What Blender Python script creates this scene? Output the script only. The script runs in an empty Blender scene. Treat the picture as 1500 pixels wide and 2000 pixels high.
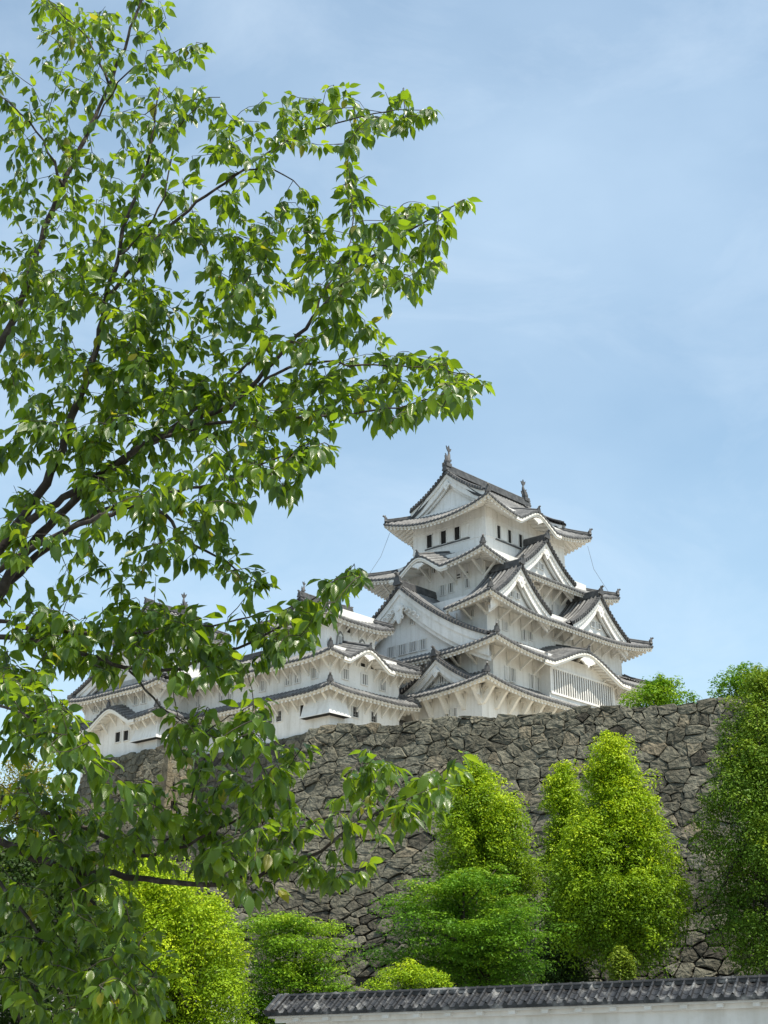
import bpy, math, random
import numpy as np
from mathutils import Vector, Matrix

# ------------------------------------------------------------------ camera, sky, sun, exposure
SC = bpy.context.scene
COL = SC.collection
R = math.radians
FPX, PITCH, EYE = 2890.0, R(20.5), 1.6
cam_d = bpy.data.cameras.new('camera')
cam = bpy.data.objects.new('camera', cam_d); COL.objects.link(cam)
cam_d.sensor_fit = 'VERTICAL'; cam_d.sensor_height = 36.0; cam_d.lens = FPX / 2000 * 36.0
cam_d.clip_start = 0.1; cam_d.clip_end = 6000
cam.location = (0, 0, EYE); cam.rotation_euler = (R(90) + PITCH, 0, 0)
SC.camera = cam
SC.render.resolution_x, SC.render.resolution_y = 768, 1024

SUN_AZ = np.array([0.80, -0.60]); SUN_EL = R(65)
sun_vec = Vector((SUN_AZ[0]*math.cos(SUN_EL), SUN_AZ[1]*math.cos(SUN_EL), math.sin(SUN_EL)))
sd = bpy.data.lights.new('sun', 'SUN'); so = bpy.data.objects.new('sun', sd); COL.objects.link(so)
sd.energy = 3.5; sd.angle = R(0.6); sd.color = (1.0, 0.93, 0.80)
so.rotation_euler = sun_vec.to_track_quat('Z', 'Y').to_euler()

SC.view_settings.view_transform = 'Standard'; SC.view_settings.look = 'None'
SC.view_settings.exposure = 1.0; SC.view_settings.gamma = 1.0
SC.cycles.max_bounces = 8; SC.cycles.transparent_max_bounces = 8

wd_ = bpy.data.worlds.new('World'); SC.world = wd_; wd_.use_nodes = True
nt = wd_.node_tree; nt.nodes.clear()
def N(t, **k):
    n = nt.nodes.new(t)
    for a, b in k.items(): setattr(n, a, b)
    return n
sky = N('ShaderNodeTexSky'); sky.sky_type = 'NISHITA'; sky.sun_disc = False
sky.sun_elevation = SUN_EL; sky.sun_rotation = math.atan2(SUN_AZ[0], SUN_AZ[1])
sky.air_density = 1.0; sky.dust_density = 1.2; sky.ozone_density = 1.6
tc = N('ShaderNodeTexCoord'); mp = N('ShaderNodeMapping'); mp.inputs['Scale'].default_value = (1.4, 1.4, 2.2)
mp.inputs['Rotation'].default_value = (0.3, 0.55, 0.2)
nz = N('ShaderNodeTexNoise'); nz.inputs['Scale'].default_value = 1.5; nz.inputs['Detail'].default_value = 7; nz.inputs['Roughness'].default_value = 0.52
nz.inputs['Distortion'].default_value = 0.5
cr = N('ShaderNodeValToRGB'); cr.color_ramp.elements[0].position = 0.36; cr.color_ramp.elements[1].position = 0.74
cr.color_ramp.elements[0].color = (0.16, 0.16, 0.16, 1); cr.color_ramp.elements[1].color = (0.58, 0.58, 0.58, 1)
mx = N('ShaderNodeMix'); mx.data_type = 'RGBA'; mx.inputs['B'].default_value = (3.55, 4.5, 5.45, 1)
nz2 = N('ShaderNodeTexNoise'); nz2.inputs['Scale'].default_value = 4.2; nz2.inputs['Detail'].default_value = 10; nz2.inputs['Roughness'].default_value = 0.62; nz2.inputs['Distortion'].default_value = 0.9
mp2 = N('ShaderNodeMapping'); mp2.inputs['Scale'].default_value = (1.0, 1.0, 2.6); mp2.inputs['Rotation'].default_value = (0.5, 0.9, 0.1)
cr2 = N('ShaderNodeValToRGB'); cr2.color_ramp.elements[0].position = 0.44; cr2.color_ramp.elements[1].position = 0.80
cr2.color_ramp.elements[0].color = (0, 0, 0, 1); cr2.color_ramp.elements[1].color = (0.24, 0.24, 0.24, 1)
mx2 = N('ShaderNodeMix'); mx2.data_type = 'RGBA'; mx2.inputs['B'].default_value = (4.7, 5.3, 5.9, 1)
nt.links.new(tc.outputs['Generated'], mp2.inputs['Vector']); nt.links.new(mp2.outputs[0], nz2.inputs['Vector']); nt.links.new(nz2.outputs['Fac'], cr2.inputs['Fac'])
bg = N('ShaderNodeBackground'); bg.inputs['Strength'].default_value = 0.105
ou = N('ShaderNodeOutputWorld')
L_ = nt.links.new
L_(tc.outputs['Generated'], mp.inputs['Vector']); L_(mp.outputs[0], nz.inputs['Vector']); L_(nz.outputs['Fac'], cr.inputs['Fac'])
L_(cr.outputs['Color'], mx.inputs['Factor']); tn_ = N('ShaderNodeMix'); tn_.data_type = 'RGBA'; tn_.blend_type = 'MULTIPLY'; tn_.inputs['Factor'].default_value = 1; tn_.inputs['B'].default_value = (1.0, 1.08, 0.96, 1)
L_(sky.outputs[0], tn_.inputs['A']); L_(tn_.outputs['Result'], mx.inputs['A']); L_(mx.outputs['Result'], mx2.inputs['A']); L_(cr2.outputs['Color'], mx2.inputs['Factor']); L_(mx2.outputs['Result'], bg.inputs['Color']); L_(bg.outputs[0], ou.inputs['Surface'])

# ------------------------------------------------------------------ helpers
rng = np.random.default_rng(7); rnd = random.Random(5)

class MB:
    """collects geometry, then links it as one mesh object"""
    def __init__(s): s.V = []; s.F = []; s.M = []; s.n = 0
    def add(s, v, f, m=0):
        v = np.asarray(v, float).reshape(-1, 3); s.V.append(v)
        s.F += [tuple(i + s.n for i in q) for q in f]; s.M += [m]*len(f); s.n += len(v)
    def box(s, x0, x1, y0, y1, z0, z1, m=0):
        s.add([(x, y, z) for z in (z0, z1) for y in (y0, y1) for x in (x0, x1)],
              [(0, 2, 3, 1), (4, 5, 7, 6), (0, 1, 5, 4), (2, 6, 7, 3), (0, 4, 6, 2), (1, 3, 7, 5)], m)
    def obox(s, c, a, b, d, m=0):
        c, a, b, d = (np.array(q, float) for q in (c, a, b, d))
        s.add([c + i*a + j*b + k*d for k in (-1, 1) for j in (-1, 1) for i in (-1, 1)],
              [(0, 2, 3, 1), (4, 5, 7, 6), (0, 1, 5, 4), (2, 6, 7, 3), (0, 4, 6, 2), (1, 3, 7, 5)], m)
    def bar(s, p, q, w, h, m=0, up=(0, 0, 1)):
        p, q = np.array(p, float), np.array(q, float); d = q - p; l = np.linalg.norm(d); d /= l
        u = np.array(up, float); sd_ = np.cross(d, u); sd_ /= max(np.linalg.norm(sd_), 1e-6); u = np.cross(sd_, d)
        s.obox((p + q)/2, d*l/2, sd_*w/2, u*h/2, m)
    def grid(s, P, m=0, loop=False):
        P = np.asarray(P, float); a, b = P.shape[:2]; f = []
        for i in range(a - 1):
            for j in range(b - (0 if loop else 1)):
                k = (j + 1) % b; f.append((i*b + j, (i + 1)*b + j, (i + 1)*b + k, i*b + k))
        s.add(P.reshape(-1, 3), f, m)
    def tube(s, pts, rad, n=6, m=0, cap=True):
        pts = np.asarray(pts, float); k = len(pts); rad = np.broadcast_to(rad, (k,))
        T = np.gradient(pts, axis=0); T /= np.maximum(np.linalg.norm(T, axis=1)[:, None], 1e-9)
        u = np.cross(T[0], (0.31, 0.2, 0.93)); u /= max(np.linalg.norm(u), 1e-9); P = []
        for i in range(k):
            u = u - T[i]*(u @ T[i]); u /= max(np.linalg.norm(u), 1e-9); v = np.cross(T[i], u)
            P.append([pts[i] + rad[i]*(math.cos(2*math.pi*j/n)*u + math.sin(2*math.pi*j/n)*v) for j in range(n)])
        b = s.n; s.grid(P, m, True)
        if cap:
            s.F += [tuple(b + j for j in range(n)), tuple(b + (k - 1)*n + j for j in reversed(range(n)))]; s.M += [m, m]
    def prism(s, poly, z0, z1, fn, m=0):
        """outline extruded between depths z0, z1; fn(u, v, depth) gives the point"""
        n = len(poly); v = [fn(a, b, z0) for a, b in poly] + [fn(a, b, z1) for a, b in poly]
        s.add(v, [tuple(range(n)), tuple(range(2*n - 1, n - 1, -1))] + [(i, i + n, (i + 1) % n + n, (i + 1) % n) for i in range(n)], m)
    def build(s, name, mats, parent=None, smooth=False, off=(0, 0, 0), attr=None):
        me = bpy.data.meshes.new(name)
        V = np.concatenate(s.V) - np.array(off, float)
        me.from_pydata(V.tolist(), [], s.F)
        for q in (mats if isinstance(mats, (list, tuple)) else [mats]): me.materials.append(q)
        if any(s.M): me.polygons.foreach_set('material_index', s.M)
        if smooth: me.polygons.foreach_set('use_smooth', [True]*len(s.F))
        if attr is not None:
            a = me.attributes.new('tone', 'FLOAT', 'POINT'); a.data.foreach_set('value', np.asarray(attr, np.float32))
        me.update()
        o = bpy.data.objects.new(name, me); COL.objects.link(o)
        if parent: o.parent = parent
        return o

def np_mesh(name, V, F, mat, parent=None, tone=None, smooth=False, uv=None):
    """large meshes of equal polygons from arrays"""
    me = bpy.data.meshes.new(name); k = F.shape[1]
    me.vertices.add(len(V)); me.vertices.foreach_set('co', np.asarray(V, np.float32).ravel())
    me.loops.add(F.size); me.loops.foreach_set('vertex_index', F.astype(np.int32).ravel())
    me.polygons.add(len(F)); me.polygons.foreach_set('loop_start', np.arange(0, F.size, k, dtype=np.int32))
    if smooth: me.polygons.foreach_set('use_smooth', np.ones(len(F), bool))
    if tone is not None:
        a = me.attributes.new('tone', 'FLOAT', 'POINT'); a.data.foreach_set('value', np.asarray(tone, np.float32))
    if uv is not None:
        l = me.uv_layers.new(name='UVMap'); l.data.foreach_set('uv', np.asarray(uv, np.float32)[F.ravel()].ravel())
    me.materials.append(mat); me.update(calc_edges=True); me.validate()
    o = bpy.data.objects.new(name, me); COL.objects.link(o)
    if parent: o.parent = parent
    return o

def tag(o, label=None, cat=None, group=None, kind=None):
    if label: o['label'] = label
    if cat: o['category'] = cat
    if group: o['group'] = group
    if kind: o['kind'] = kind
    return o
def empty(name, loc, rz=0.0):
    o = bpy.data.objects.new(name, None); COL.objects.link(o); o.location = loc; o.rotation_euler = (0, 0, rz)
    o.empty_display_size = 0.5; return o
def instance(src, parent, loc=(0, 0, 0), rz=0.0):
    c = src.copy(); COL.objects.link(c); c.parent = parent; c.location = loc; c.rotation_euler = (0, 0, rz); return c

CP, SP = math.cos(PITCH), math.sin(PITCH)
def at(px, py, Y):
    """the point of the place seen at photo pixel (px, py), Y metres ahead of the photographer"""
    u = (px - 750)/FPX; v = (1000 - py)/FPX
    r = np.array([u, CP - v*SP, SP + v*CP]); r = r*Y/r[1]; r[2] += EYE
    return r

# ------------------------------------------------------------------ materials
def mat(name, col, rough=0.8, spec=0.3, noise=None, bump=None, tone=None):
    m = bpy.data.materials.new(name); m.use_nodes = True; t = m.node_tree; b = t.nodes['Principled BSDF']
    b.inputs['Base Color'].default_value = (*col, 1); b.inputs['Roughness'].default_value = rough
    b.inputs['Specular IOR Level'].default_value = spec
    co = t.nodes.new('ShaderNodeTexCoord')
    src = None
    def noise_node(scale, det=5, stretch=None):
        n = t.nodes.new('ShaderNodeTexNoise'); n.inputs['Scale'].default_value = scale; n.inputs['Detail'].default_value = det
        if stretch:
            k = t.nodes.new('ShaderNodeMapping'); k.inputs['Scale'].default_value = stretch
            t.links.new(co.outputs['Object'], k.inputs['Vector']); t.links.new(k.outputs[0], n.inputs['Vector'])
        else: t.links.new(co.outputs['Object'], n.inputs['Vector'])
        return n
    def ramp(fac, stops):
        r = t.nodes.new('ShaderNodeValToRGB'); e = r.color_ramp.elements
        while len(e) < len(stops): e.new(0.5)
        for q, (p, c) in zip(e, stops): q.position = p; q.color = (*c, 1)
        t.links.new(fac, r.inputs['Fac']); return r.outputs['Color']
    if tone:
        a = t.nodes.new('ShaderNodeAttribute'); a.attribute_name = 'tone'; src = ramp(a.outputs['Fac'], tone)
    if noise:
        for (sc, stops, fac, stretch) in noise:
            n = noise_node(sc, 6, stretch); c = ramp(n.outputs['Fac'], stops)
            if src is None: src = c
            else:
                k = t.nodes.new('ShaderNodeMix'); k.data_type = 'RGBA'; k.blend_type = 'MULTIPLY'; k.inputs['Factor'].default_value = fac
                t.links.new(src, k.inputs['A']); t.links.new(c, k.inputs['B']); src = k.outputs['Result']
    if src is not None: t.links.new(src, b.inputs['Base Color'])
    if bump:
        sc, st, dist = bump; n = noise_node(sc, 8); k = t.nodes.new('ShaderNodeBump')
        k.inputs['Strength'].default_value = st; k.inputs['Distance'].default_value = dist
        t.links.new(n.outputs['Fac'], k.inputs['Height']); t.links.new(k.outputs[0], b.inputs['Normal'])
    return m

def leaf_mat(name, stops, trans_stops, fac=0.45, rough=0.4, spec=0.4, veins=False):
    m = mat(name, (0.06, 0.12, 0.02), rough, spec, tone=stops); t = m.node_tree
    b = t.nodes['Principled BSDF']; out = t.nodes['Material Output']
    a = t.nodes.new('ShaderNodeAttribute'); a.attribute_name = 'tone'
    r = t.nodes.new('ShaderNodeValToRGB'); e = r.color_ramp.elements
    while len(e) < len(trans_stops): e.new(0.5)
    for q, (p, c) in zip(e, trans_stops): q.position = p; q.color = (*c, 1)
    t.links.new(a.outputs['Fac'], r.inputs['Fac'])
    tr = t.nodes.new('ShaderNodeBsdfTranslucent'); t.links.new(r.outputs['Color'], tr.inputs['Color'])
    ad = t.nodes.new('ShaderNodeMixShader'); ad.inputs['Fac'].default_value = fac
    t.links.new(b.outputs[0], ad.inputs[1]); t.links.new(tr.outputs[0], ad.inputs[2]); t.links.new(ad.outputs[0], out.inputs['Surface'])
    if veins:
        uv = t.nodes.new('ShaderNodeUVMap'); uv.uv_map = 'UVMap'
        sx = t.nodes.new('ShaderNodeSeparateXYZ'); t.links.new(uv.outputs[0], sx.inputs[0])
        ab = t.nodes.new('ShaderNodeMath'); ab.operation = 'ABSOLUTE'; t.links.new(sx.outputs['X'], ab.inputs[0])
        mu = t.nodes.new('ShaderNodeMath'); mu.operation = 'MULTIPLY_ADD'; mu.inputs[1].default_value = -0.35; t.links.new(ab.outputs[0], mu.inputs[0]); t.links.new(sx.outputs['Y'], mu.inputs[2])
        sn = t.nodes.new('ShaderNodeMath'); sn.operation = 'MULTIPLY'; sn.inputs[1].default_value = 58.0; t.links.new(mu.outputs[0], sn.inputs[0])
        s2 = t.nodes.new('ShaderNodeMath'); s2.operation = 'SINE'; t.links.new(sn.outputs[0], s2.inputs[0])
        bp = t.nodes.new('ShaderNodeBump'); bp.inputs['Strength'].default_value = 0.35; bp.inputs['Distance'].default_value = 0.002
        t.links.new(s2.outputs[0], bp.inputs['Height']); t.links.new(bp.outputs[0], b.inputs['Normal'])
    return m

PLASTER = mat('white_plaster', (0.8, 0.79, 0.76), 0.85, 0.2,
    noise=[(0.5, [(0.3, (0.74, 0.73, 0.705)), (0.6, (0.80, 0.79, 0.77))], 1, None),
           (1.0, [(0.30, (0.80, 0.79, 0.765)), (0.52, (1, 1, 1))], 0.75, (2.4, 2.4, 0.2)),
           (6.0, [(0.28, (0.90, 0.89, 0.86)), (0.5, (1, 1, 1))], 0.7, None),
           (0.33, [(0.32, (0.88, 0.87, 0.845)), (0.52, (1, 1, 1))], 0.8, None)], bump=(5, 0.25, 0.03))
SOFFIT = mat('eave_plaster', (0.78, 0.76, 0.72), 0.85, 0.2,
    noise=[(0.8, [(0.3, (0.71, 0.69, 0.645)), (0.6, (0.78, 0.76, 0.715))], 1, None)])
TILE = mat('grey_tile', (0.16, 0.16, 0.165), 0.65, 0.25,
    noise=[(0.7, [(0.3, (0.13, 0.13, 0.131)), (0.52, (0.205, 0.203, 0.199)), (0.74, (0.29, 0.286, 0.277))], 1, None),
           (4.0, [(0.34, (0.62, 0.62, 0.64)), (0.62, (1, 1, 1))], 0.85, None)], bump=(7, 0.4, 0.04))
TROUGH = mat('tile_trough', (0.06, 0.06, 0.063), 0.6, 0.35,
    noise=[(0.9, [(0.35, (0.03, 0.03, 0.031)), (0.65, (0.06, 0.06, 0.06))], 1, None)], bump=(6, 0.4, 0.04))
TILE_EDGE = mat('dark_tile', (0.07, 0.07, 0.075), 0.6, 0.4,
    noise=[(2.0, [(0.35, (0.052, 0.052, 0.054)), (0.65, (0.11, 0.11, 0.111))], 1, None)])
DARK = mat('dark_opening', (0.02, 0.019, 0.018), 0.7, 0.2, noise=[(1.5, [(0.3, (0.012, 0.012, 0.012)), (0.7, (0.03, 0.028, 0.026))], 1, None)])
WOODGREY = mat('grey_shutter', (0.22, 0.215, 0.21), 0.8, 0.2, noise=[(3, [(0.3, (0.16, 0.157, 0.15)), (0.7, (0.30, 0.295, 0.285))], 1, (1, 1, .2))])
SHADOWGREY = mat('recess_shade', (0.30, 0.30, 0.30), 0.9, 0.1, noise=[(2, [(0.3, (0.06, 0.06, 0.06)), (0.7, (0.13, 0.128, 0.125))], 1, None)])  # flat panels on the wall; this grey paints the shade of a recess
STONE = mat('rampart_stone', (0.25, 0.24, 0.22), 0.9, 0.15,
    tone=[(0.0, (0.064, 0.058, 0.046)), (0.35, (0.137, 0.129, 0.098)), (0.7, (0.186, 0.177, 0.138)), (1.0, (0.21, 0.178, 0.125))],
    noise=[(1.1, [(0.33, (0.55, 0.54, 0.52)), (0.6, (1, 1, 1))], 0.75, None),
           (5.0, [(0.35, (0.5, 0.5, 0.5)), (0.6, (1.1, 1.1, 1.08))], 0.7, (1, 1, 0.5))], bump=(6.5, 1.0, 0.12))
EARTH = mat('packed_earth', (0.10, 0.085, 0.06), 0.95, 0.1, noise=[(0.5, [(0.3, (0.05, 0.055, 0.03)), (0.65, (0.13, 0.11, 0.08))], 1, None)], bump=(2, 0.5, 0.1))
GRASSY = mat('grassy_hill', (0.06, 0.09, 0.03), 0.95, 0.1, noise=[(0.35, [(0.3, (0.035, 0.05, 0.018)), (0.65, (0.09, 0.11, 0.04))], 1, None)], bump=(3, 0.8, 0.2))
SANDY = mat('sandy_terrace', (0.33, 0.29, 0.22), 0.95, 0.1, noise=[(0.2, [(0.3, (0.33, 0.29, 0.22)), (0.65, (0.42, 0.375, 0.29))], 1, None)], bump=(3, 0.5, 0.1))
GRAVEL = mat('grey_gravel', (0.2, 0.2, 0.19), 0.95, 0.1, noise=[(0.4, [(0.3, (0.15, 0.15, 0.145)), (0.65, (0.23, 0.23, 0.22))], 1, None)], bump=(9, 0.5, 0.03))
GROUT = mat('rubble_fill', (0.06, 0.055, 0.05), 0.95, 0.1, noise=[(3, [(0.3, (0.03, 0.028, 0.025)), (0.7, (0.09, 0.083, 0.072))], 1, None)], bump=(5, 0.8, 0.1))
BARK = mat('dark_bark', (0.06, 0.05, 0.042), 0.85, 0.25, noise=[(14, [(0.3, (0.028, 0.022, 0.018)), (0.55, (0.065, 0.052, 0.043)), (0.78, (0.17, 0.15, 0.135))], 1, None)], bump=(40, 0.6, 0.01))
BARK_FAR = mat('brown_bark', (0.05, 0.04, 0.032), 0.9, 0.15, noise=[(5, [(0.3, (0.025, 0.02, 0.016)), (0.7, (0.075, 0.062, 0.05))], 1, None)])
CABLE = mat('grey_cable', (0.12, 0.12, 0.12), 0.6, 0.3, noise=[(3, [(0.3, (0.1, 0.1, 0.1)), (0.7, (0.14, 0.14, 0.14))], 1, None)])

# ------------------------------------------------------------------ ground and hill
WALL_A = np.array([-4.07, 80.0]); WALL_B = np.array([16.56, 70.6])
WDIR = (WALL_B - WALL_A)/np.linalg.norm(WALL_B - WALL_A); WIN = np.array([-WDIR[1], WDIR[0]])   # into the hill
WTOP0, WTOP1 = 17.4 + EYE, 16.75 + EYE

def smooth(a, b, x):
    t = np.clip((x - a)/(b - a), 0, 1); return t*t*(3 - 2*t)
def ground_z(X, Y):
    return 4.6*smooth(42, 72, Y)
g = MB()
xs = [-3000, -1000, -300, -120, -60, -40, -30, -20, -10, 0, 10, 20, 30, 45, 70, 150, 400, 1000, 3000]; ys = [-3000, -800, -200, -60, -20, 0, 20, 30, 38, 42, 46, 50, 54, 58, 62, 66, 70, 74, 80, 100, 160, 400, 1200, 4000]
g.grid([[(x, y, float(ground_z(x, y))) for y in ys] for x in xs])
tag(g.build('ground', GRAVEL, smooth=True), kind='structure')
# the castle hill: terraces behind the ramparts
hx = np.linspace(-90, 110, 81); hy = np.linspace(70, 300, 93)
P = np.zeros((len(hx), len(hy), 3))
for i, x in enumerate(hx):
    for j, y in enumerate(hy):
        q = (np.array([x, y]) - WALL_A) @ WIN; sL = (np.array([x, y]) - WALL_A) @ WDIR
        zr = 3.5 + (WTOP0 - 5.2)*smooth(2.0, 4.5, q)
        zl = 3.5 + 10.0*smooth(2.5, 5.0, q + 1.0) + 3.0*smooth(12, 40, q)
        z = zl + (zr - zl)*smooth(-2.0, 1.5, sL)
        z += 3.5*smooth(22, 60, q)
        z -= 20*smooth(150, 230, q) + 10*smooth(60, 110, sL)
        P[i, j] = (x, y, z)
h = MB(); h.grid(P); tag(h.build('hill', SANDY, smooth=True), kind='structure')

# ------------------------------------------------------------------ stone walls: real stones, one mesh per wall
def clip_poly(poly, nx, ny, c):
    out = []
    for i in range(len(poly)):
        a, b = poly[i], poly[(i + 1) % len(poly)]; da = a[0]*nx + a[1]*ny - c; db = b[0]*nx + b[1]*ny - c
        if da <= 0: out.append(a)
        if (da < 0 < db) or (db < 0 < da):
            k = da/(da - db); out.append((a[0] + k*(b[0] - a[0]), a[1] + k*(b[1] - a[1])))
    return out
def deep_of(t, df): return float(smooth(8.5, 11.0, t)) if df and df > 0 else 0.0
def stone_wall(name, S0, S1, T0, T1, fn, cw, chh, small, seed, bulge=0.16, dark_from=None, corner=False, top_jit=0.12, back=True):
    """fn(s, t, d): point at s along the wall, t below its top, d in front of it"""
    r = np.random.default_rng(seed); seeds = []; w = []
    nrow = int((T1 - T0)/chh) + 1
    for j in range(nrow):
        k = 0; s = S0 + (0.5 if j % 2 else 0)*cw*0.8
        while s < S1:
            wdt = cw*r.uniform(0.62, 1.45); seeds.append((s + wdt/2 + r.normal(0, cw*0.08), T0 + (j + 0.5)*chh + r.normal(0, chh*0.16))); w.append(0); s += wdt
    for _ in range(small): seeds.append((r.uniform(S0, S1), r.uniform(T0, T1))); w.append(1)
    A = np.array(seeds); ok = np.ones(len(A), bool); SX = 0.72
    for i in range(len(A)):
        if w[i]:
            d = np.hypot((A[:, 0] - A[i, 0])*SX, A[:, 1] - A[i, 1]); d[i] = 9; d[~ok] = 9
            if d.min() < 0.36*chh: ok[i] = False
    A = A[ok]; mb = MB(); tone = []
    for i, (s, t) in enumerate(A):
        d = np.hypot((A[:, 0] - s)*SX, A[:, 1] - t); nb = np.argsort(d)[1:17]
        tj = T0 + abs(r.normal(0, top_jit)) if t < T0 + chh else T0
        poly = [(S0, tj), (S1, tj), (S1, T1), (S0, T1)]
        for k in nb:
            ax, ay = (A[k, 0] - s)*SX*SX, A[k, 1] - t
            mx_, my_ = (A[k, 0] + s)/2, (A[k, 1] + t)/2
            poly = clip_poly(poly, ax, ay, ax*mx_ + ay*my_)
            if len(poly) < 3: break
        if len(poly) < 3: continue
        # cut corners a little and roughen the outline
        pts = []
        for a in range(len(poly)):
            p, q = np.array(poly[a]), np.array(poly[(a + 1) % len(poly)]); l = np.linalg.norm(q - p)
            if l < 0.05: continue
            for f in ((0.07, 0.5, 0.93) if l > 0.35 else (0.15, 0.85)): pts.append(p + f*(q - p) + r.normal(0, 0.012 + 0.02*min(l, 1), 2))
        if len(pts) < 4: continue
        pts = np.array(pts); c = pts.mean(0); n = len(pts)
        size = np.sqrt(abs(0.5*np.sum(pts[:, 0]*np.roll(pts[:, 1], -1) - pts[:, 1]*np.roll(pts[:, 0], -1))))
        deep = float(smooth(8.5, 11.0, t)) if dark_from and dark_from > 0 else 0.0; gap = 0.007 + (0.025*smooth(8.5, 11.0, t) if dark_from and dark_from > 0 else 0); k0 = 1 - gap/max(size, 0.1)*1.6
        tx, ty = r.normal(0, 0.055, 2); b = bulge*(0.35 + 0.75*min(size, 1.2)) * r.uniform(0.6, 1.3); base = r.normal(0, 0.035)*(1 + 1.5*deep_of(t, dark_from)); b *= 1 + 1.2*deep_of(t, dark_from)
        rings = []
        for k, dd in ((k0, -0.22), (k0*0.99, b*0.30), (k0*0.93, b*0.80), (k0*0.60, b*1.0)):
            rr = []
            for p in pts:
                q = c + (p - c)*k; e = q - c
                rr.append(fn(q[0], q[1], base + dd + (e[0]*tx + e[1]*ty + r.normal(0, 0.020) if dd > 0 else 0)))
            rings.append(rr)
        v = [x for rr in rings for x in rr] + [fn(c[0], c[1], base + b*r.uniform(0.9, 1.15))]
        f = [(j*n + a, j*n + (a + 1) % n, (j + 1)*n + (a + 1) % n, (j + 1)*n + a) for j in range(3) for a in range(n)]
        f += [(3*n + a, 3*n + (a + 1) % n, 4*n) for a in range(n)]
        mb.add(v, f)
        tn = np.clip(r.normal(0.48, 0.16), 0, 0.85)
        if r.random() < 0.10: tn = r.uniform(0.86, 1.0)
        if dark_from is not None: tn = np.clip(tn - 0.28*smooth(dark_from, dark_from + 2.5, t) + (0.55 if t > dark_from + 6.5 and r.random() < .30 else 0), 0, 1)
        if size < 0.45: tn *= 0.75
        tone += [tn]*len(v)
    if back:
        ss = np.linspace(S0, S1, 12); tt = np.linspace(T0 + 0.25, T1, 12)
        mb.grid([[fn(a, b_, -0.16) for b_ in tt] for a in ss], 1); tone += [0.0]*144
        mb.grid([[fn(a, T0 + 0.22, -0.16 - q) for q in (0, 1.2, 3.0)] for a in ss], 1); tone += [0.0]*36
    return mb.build(name, [STONE, GROUT], attr=tone)

def main_wall_fn(s, t, d):
    L = 34.0; off = 0.30*t + 0.006*t*t; k = max(0.0, 1 - max(s, 0)/14.0)
    bat = 0.24*t + 0.006*t*t
    p = WALL_A + WDIR*(s - off*k) - WIN*(d + bat)
    zt = WTOP0 + (WTOP1 - WTOP0)*s/22.7 + 0.10*math.sin(s*0.9)
    return (p[0], p[1], zt - t)
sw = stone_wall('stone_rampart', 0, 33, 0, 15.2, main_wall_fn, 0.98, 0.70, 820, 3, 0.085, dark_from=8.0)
tag(sw, kind='thing'); tag(sw, 'tall battered grey stone rampart of fitted boulders, the big wall behind the round green trees', 'stone wall')
# its left flank, turned away from the photographer
def flank_fn(s, t, d):
    off = 0.30*t + 0.006*t*t; bat = 0.24*t + 0.006*t*t
    p = WALL_A - WDIR*(off + d) - WIN*bat*(1 - s/16) + WIN*(s + 0.05)
    return (p[0], p[1], WTOP0 - t)
fl = stone_wall('stone_rampart_side', 0.0, 16, 0.15, 14, flank_fn, 1.3, 0.95, 60, 5, 0.16)
fl.name = 'side_face'; fl.parent = sw

def low_wall_fn(s, t, d):
    p = WALL_A + WDIR*(-4.8 - s) + WIN*(-1.0 - 0.22*t - d)
    return (p[0], p[1], 12.6 + EYE - 0.02*s - t)
lw = stone_wall('stone_rampart', -2.5, 16, 0, 11.3, low_wall_fn, 1.35, 1.0, 120, 11, 0.2, dark_from=-1.0)  # stone tone darkened over nearly the whole height
tag(lw, kind='thing'); tag(lw, 'low dark stone wall mostly hidden behind the cherry branches at lower left', 'stone wall')

# ------------------------------------------------------------------ castle frame
TH = R(48); KC = np.array([11.7, 155.0]); E1 = np.array([math.cos(TH), math.sin(TH)]); E2 = np.array([-math.sin(TH), math.cos(TH)])
def kw(x, y, z):
    q = KC + x*E1 + y*E2; return (q[0], q[1], z + EYE)

class Castle:
    """one building in the castle's own axes (x along its south front, y back along its west front)"""
    def __init__(s, name, base, label, cat, group=None):
        s.o = np.array(base, float); s.root = tag(empty(name, kw(*base), TH), label, cat, group)
    def part(s, mb, name, mats, parent=None, smooth=False): return mb.build(name, mats, parent or s.root, smooth, off=s.o)

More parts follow.
